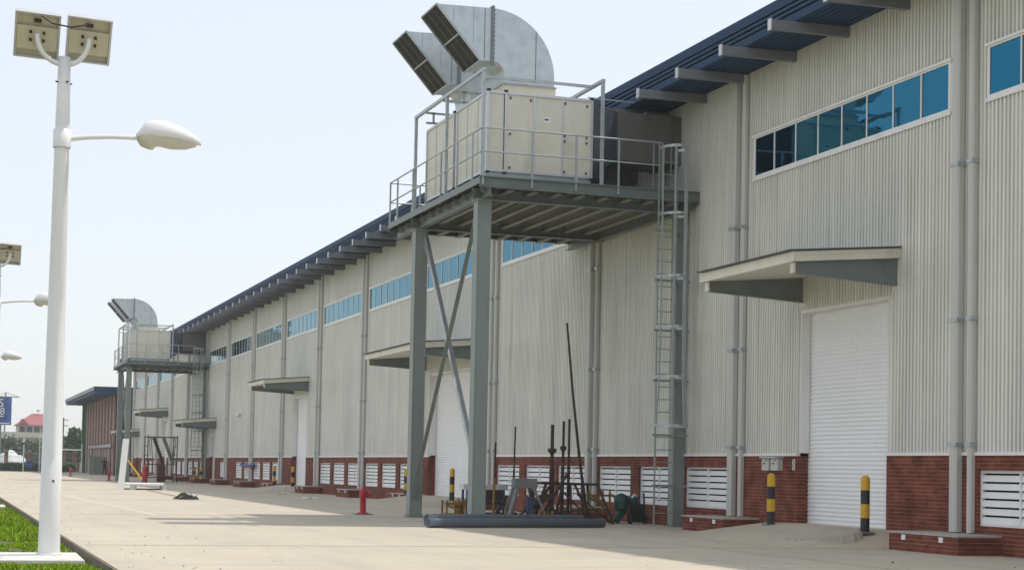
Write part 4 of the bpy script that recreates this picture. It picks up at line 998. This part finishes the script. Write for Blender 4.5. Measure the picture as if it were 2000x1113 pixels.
# house
hx = k_(70)*330; q_ = lambda px: k_(px)*330
H = thing('house', (hx, 330, 0), 'pale house with red hipped roof in the left distance', 'house')
def box_h(name, m_, *a):
    b = MB(); b.box(*a); return b.build(name, m_, H)
box_h('lower_storey', m_plaster, q_(20), q_(112), 331, 344, -.2, 5.6); box_h('terrace', m_plaster, q_(-25), q_(113), 328.4, 331.0-.001, 5.5, 6.5)
box_h('upper_storey', m_plaster, q_(36), q_(106), 332, 343, 5.601, 8.0)
b = MB(); B_ = [(q_(31), 330.8, 7.9), (q_(110), 330.8, 7.9), (q_(110), 344.5, 7.9), (q_(31), 344.5, 7.9)]; Rg = [(q_(62), 337.5, 10.2), (q_(90), 337.5, 10.2)]
b.raw(B_+Rg, [(0,1,5,4), (1,2,5), (2,3,4,5), (3,0,4)]); b.build('roof', m_roofred, H)
b = MB(); B2 = [(q_(34), 330.2, 7.95), (q_(54), 330.2, 7.95), (q_(43), 330.2, 9.1)]; b.raw(B2+[(q_(34), 336, 7.95), (q_(54), 336, 7.95), (q_(43), 336, 9.1)], [(0,1,2), (0,2,5,3), (1,4,5,2)]); b.build('gable', m_roofred, H)
for i in range(5):
    b = MB(); xx = q_(38+i*13.5); b.box(xx, xx+.95, 331.9, 331.99, 6.55, 7.6); b.build('window', m_win, H)
for px in (23, 33, 66, 84):
    b = MB(); b.box(q_(px), q_(px)+.85, 330.9, 330.98, 2.2, 5.0); b.build('window', m_win, H)
for px in (-20, 2, 20, 31, 44):
    b = MB(); b.box(q_(px), q_(px)+.3, 328.6, 328.9, -.1, 5.49); b.build('porch_column', m_white, H)
b = MB(); b.tube([(q_(74), 337, 10.1), (q_(74), 337, 11.2)], .06, 6); b.lathe((q_(74), 337, 10.6), [(.1, 0), (.4, .1), (.4, .4), (.1, .5)], 8); b.build('roof_tank', m_white, H)
# utility pole behind the lamp
b = MB(); x = k_(117)*240; b.tube([(x, 240, -.2), (x, 240, 7.2)], .09, 8)
for z in (6.9, 6.1, 4.3): b.bar((x-.6, 240, z), (x+.6, 240, z), .1, .1)
tag(b.build('utility_pole', m_bark, loc=(x, 240, 0)), 'thin utility pole with crossarms right behind the nearest lamp pole', 'utility pole')
# billboard
bx_, by_ = 7.0, 250.
T = thing('billboard', (bx_, by_, 0), 'blue billboard with white lettering cut by the left photo edge', 'billboard')
m_bill = mat('billboard_blue', (.02, .07, .34), .5, 0, .6, .5, dirt=((.16, .34, .62), .55, .52, .72))
b = MB(); b.box(2.0, 9.65, 250, 250.25, 6.2, 10.1); b.build('panel', m_bill, T)
b = MB()
for x in (3.2, 8.2): b.tube([(x, 250.4, -.2), (x, 250.4, 9.5)], .18, 8)
b.bar((2, 250.35, 6.6), (9.6, 250.35, 6.6), .15, .15); b.bar((2, 250.35, 9.6), (9.6, 250.35, 9.6), .15, .15); b.build('frame', m_steel, T)
def letter(ch, x, y, z, size, parent, m_):
    cu = bpy.data.curves.new('lettering', 'FONT'); cu.body = ch; cu.size = size; cu.extrude = .02; cu.align_x = 'RIGHT'
    t = bpy.data.objects.new('lettering', cu); dg = bpy.context.evaluated_depsgraph_get(); COL.objects.link(t)
    dg.update(); me = bpy.data.meshes.new_from_object(t.evaluated_get(bpy.context.evaluated_depsgraph_get())); COL.objects.unlink(t); bpy.data.objects.remove(t)
    me.materials.clear(); me.materials.append(m_); o = bpy.data.objects.new('lettering', me); COL.objects.link(o); o.parent = parent
    o.location = Vector((x, y, z))-parent.location; o.rotation_euler = (R(90), 0, 0); return o
letter('S', 8.6, 249.97, 8.75, 1.6, T, m_white); letter('8', 8.75, 249.97, 7.65, 1.4, T, m_white)
b = MB(); b.box(6.2, 8.6, 249.95, 249.99, 7.35, 7.5); b.box(3, 9.4, 249.95, 249.99, 6.35, 6.5); b.build('lettering_line', m_white, T)
# tower crane far off
b = MB(); cx_ = k_(10)*420; b.bar((cx_, 420, 0), (cx_, 420, 17.2), .35, .35); b.bar((cx_-2.5, 420, 16.2), (cx_+3.2, 420, 16.2), .22, .22); b.bar((cx_, 420, 17.2), (cx_+3, 420, 16.25), .1, .1); b.bar((cx_, 420, 17.2), (cx_-2.3, 420, 16.25), .1, .1)
tag(b.build('crane', m_greym, loc=(cx_, 420, 0)), 'faint far crane jib just above the billboard', 'crane')
# pavilion with white roof behind fence
T = thing('shelter', (k_(140)*228, 228, 0), 'low shelter with a flat white roof behind the fence', 'shelter'); x = k_(140)*228
b = MB(); b.box(x-1.6, x+1.3, 227, 230, 2.7, 2.85); b.build('roof', m_white, T)
for sx in (-1.3, 1.0):
    b = MB(); b.box(x+sx-.1, x+sx+.1, 227.3, 227.5, -.2, 2.699); b.build('post', m_pink, T)
# person in dark clothing by the cabinet
def person(x, y, label):
    j = [((0,0,.92), .13), ((0,0,1.12), .125), ((0,0,1.34), .15), ((0,0,1.48), .055), ((0,-.01,1.60), .085), ((0,-.01,1.70), .075),
         ((.10,0,.88), .095), ((.11,.02,.48), .065), ((.12,.0,.09), .045), ((.12,-.14,.04), .035),
         ((-.10,0,.88), .095), ((-.12,-.03,.48), .065), ((-.13,.03,.09), .045), ((-.13,-.11,.04), .035),
         ((.20,0,1.40), .06), ((.25,.02,1.12), .045), ((.23,-.07,.88), .035), ((.23,-.10,.79), .03),
         ((-.20,0,1.40), .06), ((-.25,.02,1.12), .045), ((-.23,-.07,.88), .035), ((-.23,-.10,.79), .03)]
    e = [(0,1),(1,2),(2,3),(3,4),(4,5),(0,6),(6,7),(7,8),(8,9),(0,10),(10,11),(11,12),(12,13),(2,14),(14,15),(15,16),(16,17),(2,18),(18,19),(19,20),(20,21)]
    me = bpy.data.meshes.new('person'); me.from_pydata([p for p, r in j], e, []); me.materials.append(m_cloth2); me.materials.append(m_skin)
    o = bpy.data.objects.new('person', me); COL.objects.link(o); o.location = (x, y, 0)
    md = o.modifiers.new('skin', 'SKIN')
    for i, (p, r) in enumerate(j): me.skin_vertices[0].data[i].radius = (r, r)
    me.skin_vertices[0].data[0].use_root = True
    o.modifiers.new('sub', 'SUBSURF').levels = 1; o.modifiers['sub'].render_levels = 2
    dg = bpy.context.evaluated_depsgraph_get(); dg.update(); m2 = bpy.data.meshes.new_from_object(o.evaluated_get(dg)); o.modifiers.clear(); o.data = m2
    if len(m2.materials) < 2:
        m2.materials.clear(); m2.materials.append(m_cloth2); m2.materials.append(m_skin)
    for p in m2.polygons:
        c = p.center; p.material_index = 1 if (c.z > 1.5 or (abs(c.x) > .19 and c.z < .86)) else 0; p.use_smooth = True
    h = MB(); h.lathe((x, y+.01, 1.64), [(.098, 0), (.105, .05), (.09, .11), (.05, .145), (.01, .155)], 12); h.build('hair', m_black, o)
    tag(o, label, 'person')
person(k_(195)*171, 171, 'person in dark clothing standing by the far brick building, right of the cabinet')

# ------------------------------------------------------------------ haze
b = MB(); b.box(-60, 120, -29.5, 440, -1.3, 18.5)
hz = b.build('haze', bpy.data.materials.new('haze_air'))
hm = hz.data.materials[0]; hm.use_nodes = True; t = hm.node_tree
for n in list(t.nodes):
    if n.type == 'BSDF_PRINCIPLED': t.nodes.remove(n)
pv = t.nodes.new('ShaderNodeVolumePrincipled'); pv.inputs['Color'].default_value = (.95, .98, 1, 1); pv.inputs['Density'].default_value = .0005; pv.inputs['Anisotropy'].default_value = .2
t.links.new(pv.outputs[0], [n for n in t.nodes if n.type == 'OUTPUT_MATERIAL'][0].inputs['Volume'])
tag(hz, kind='stuff')
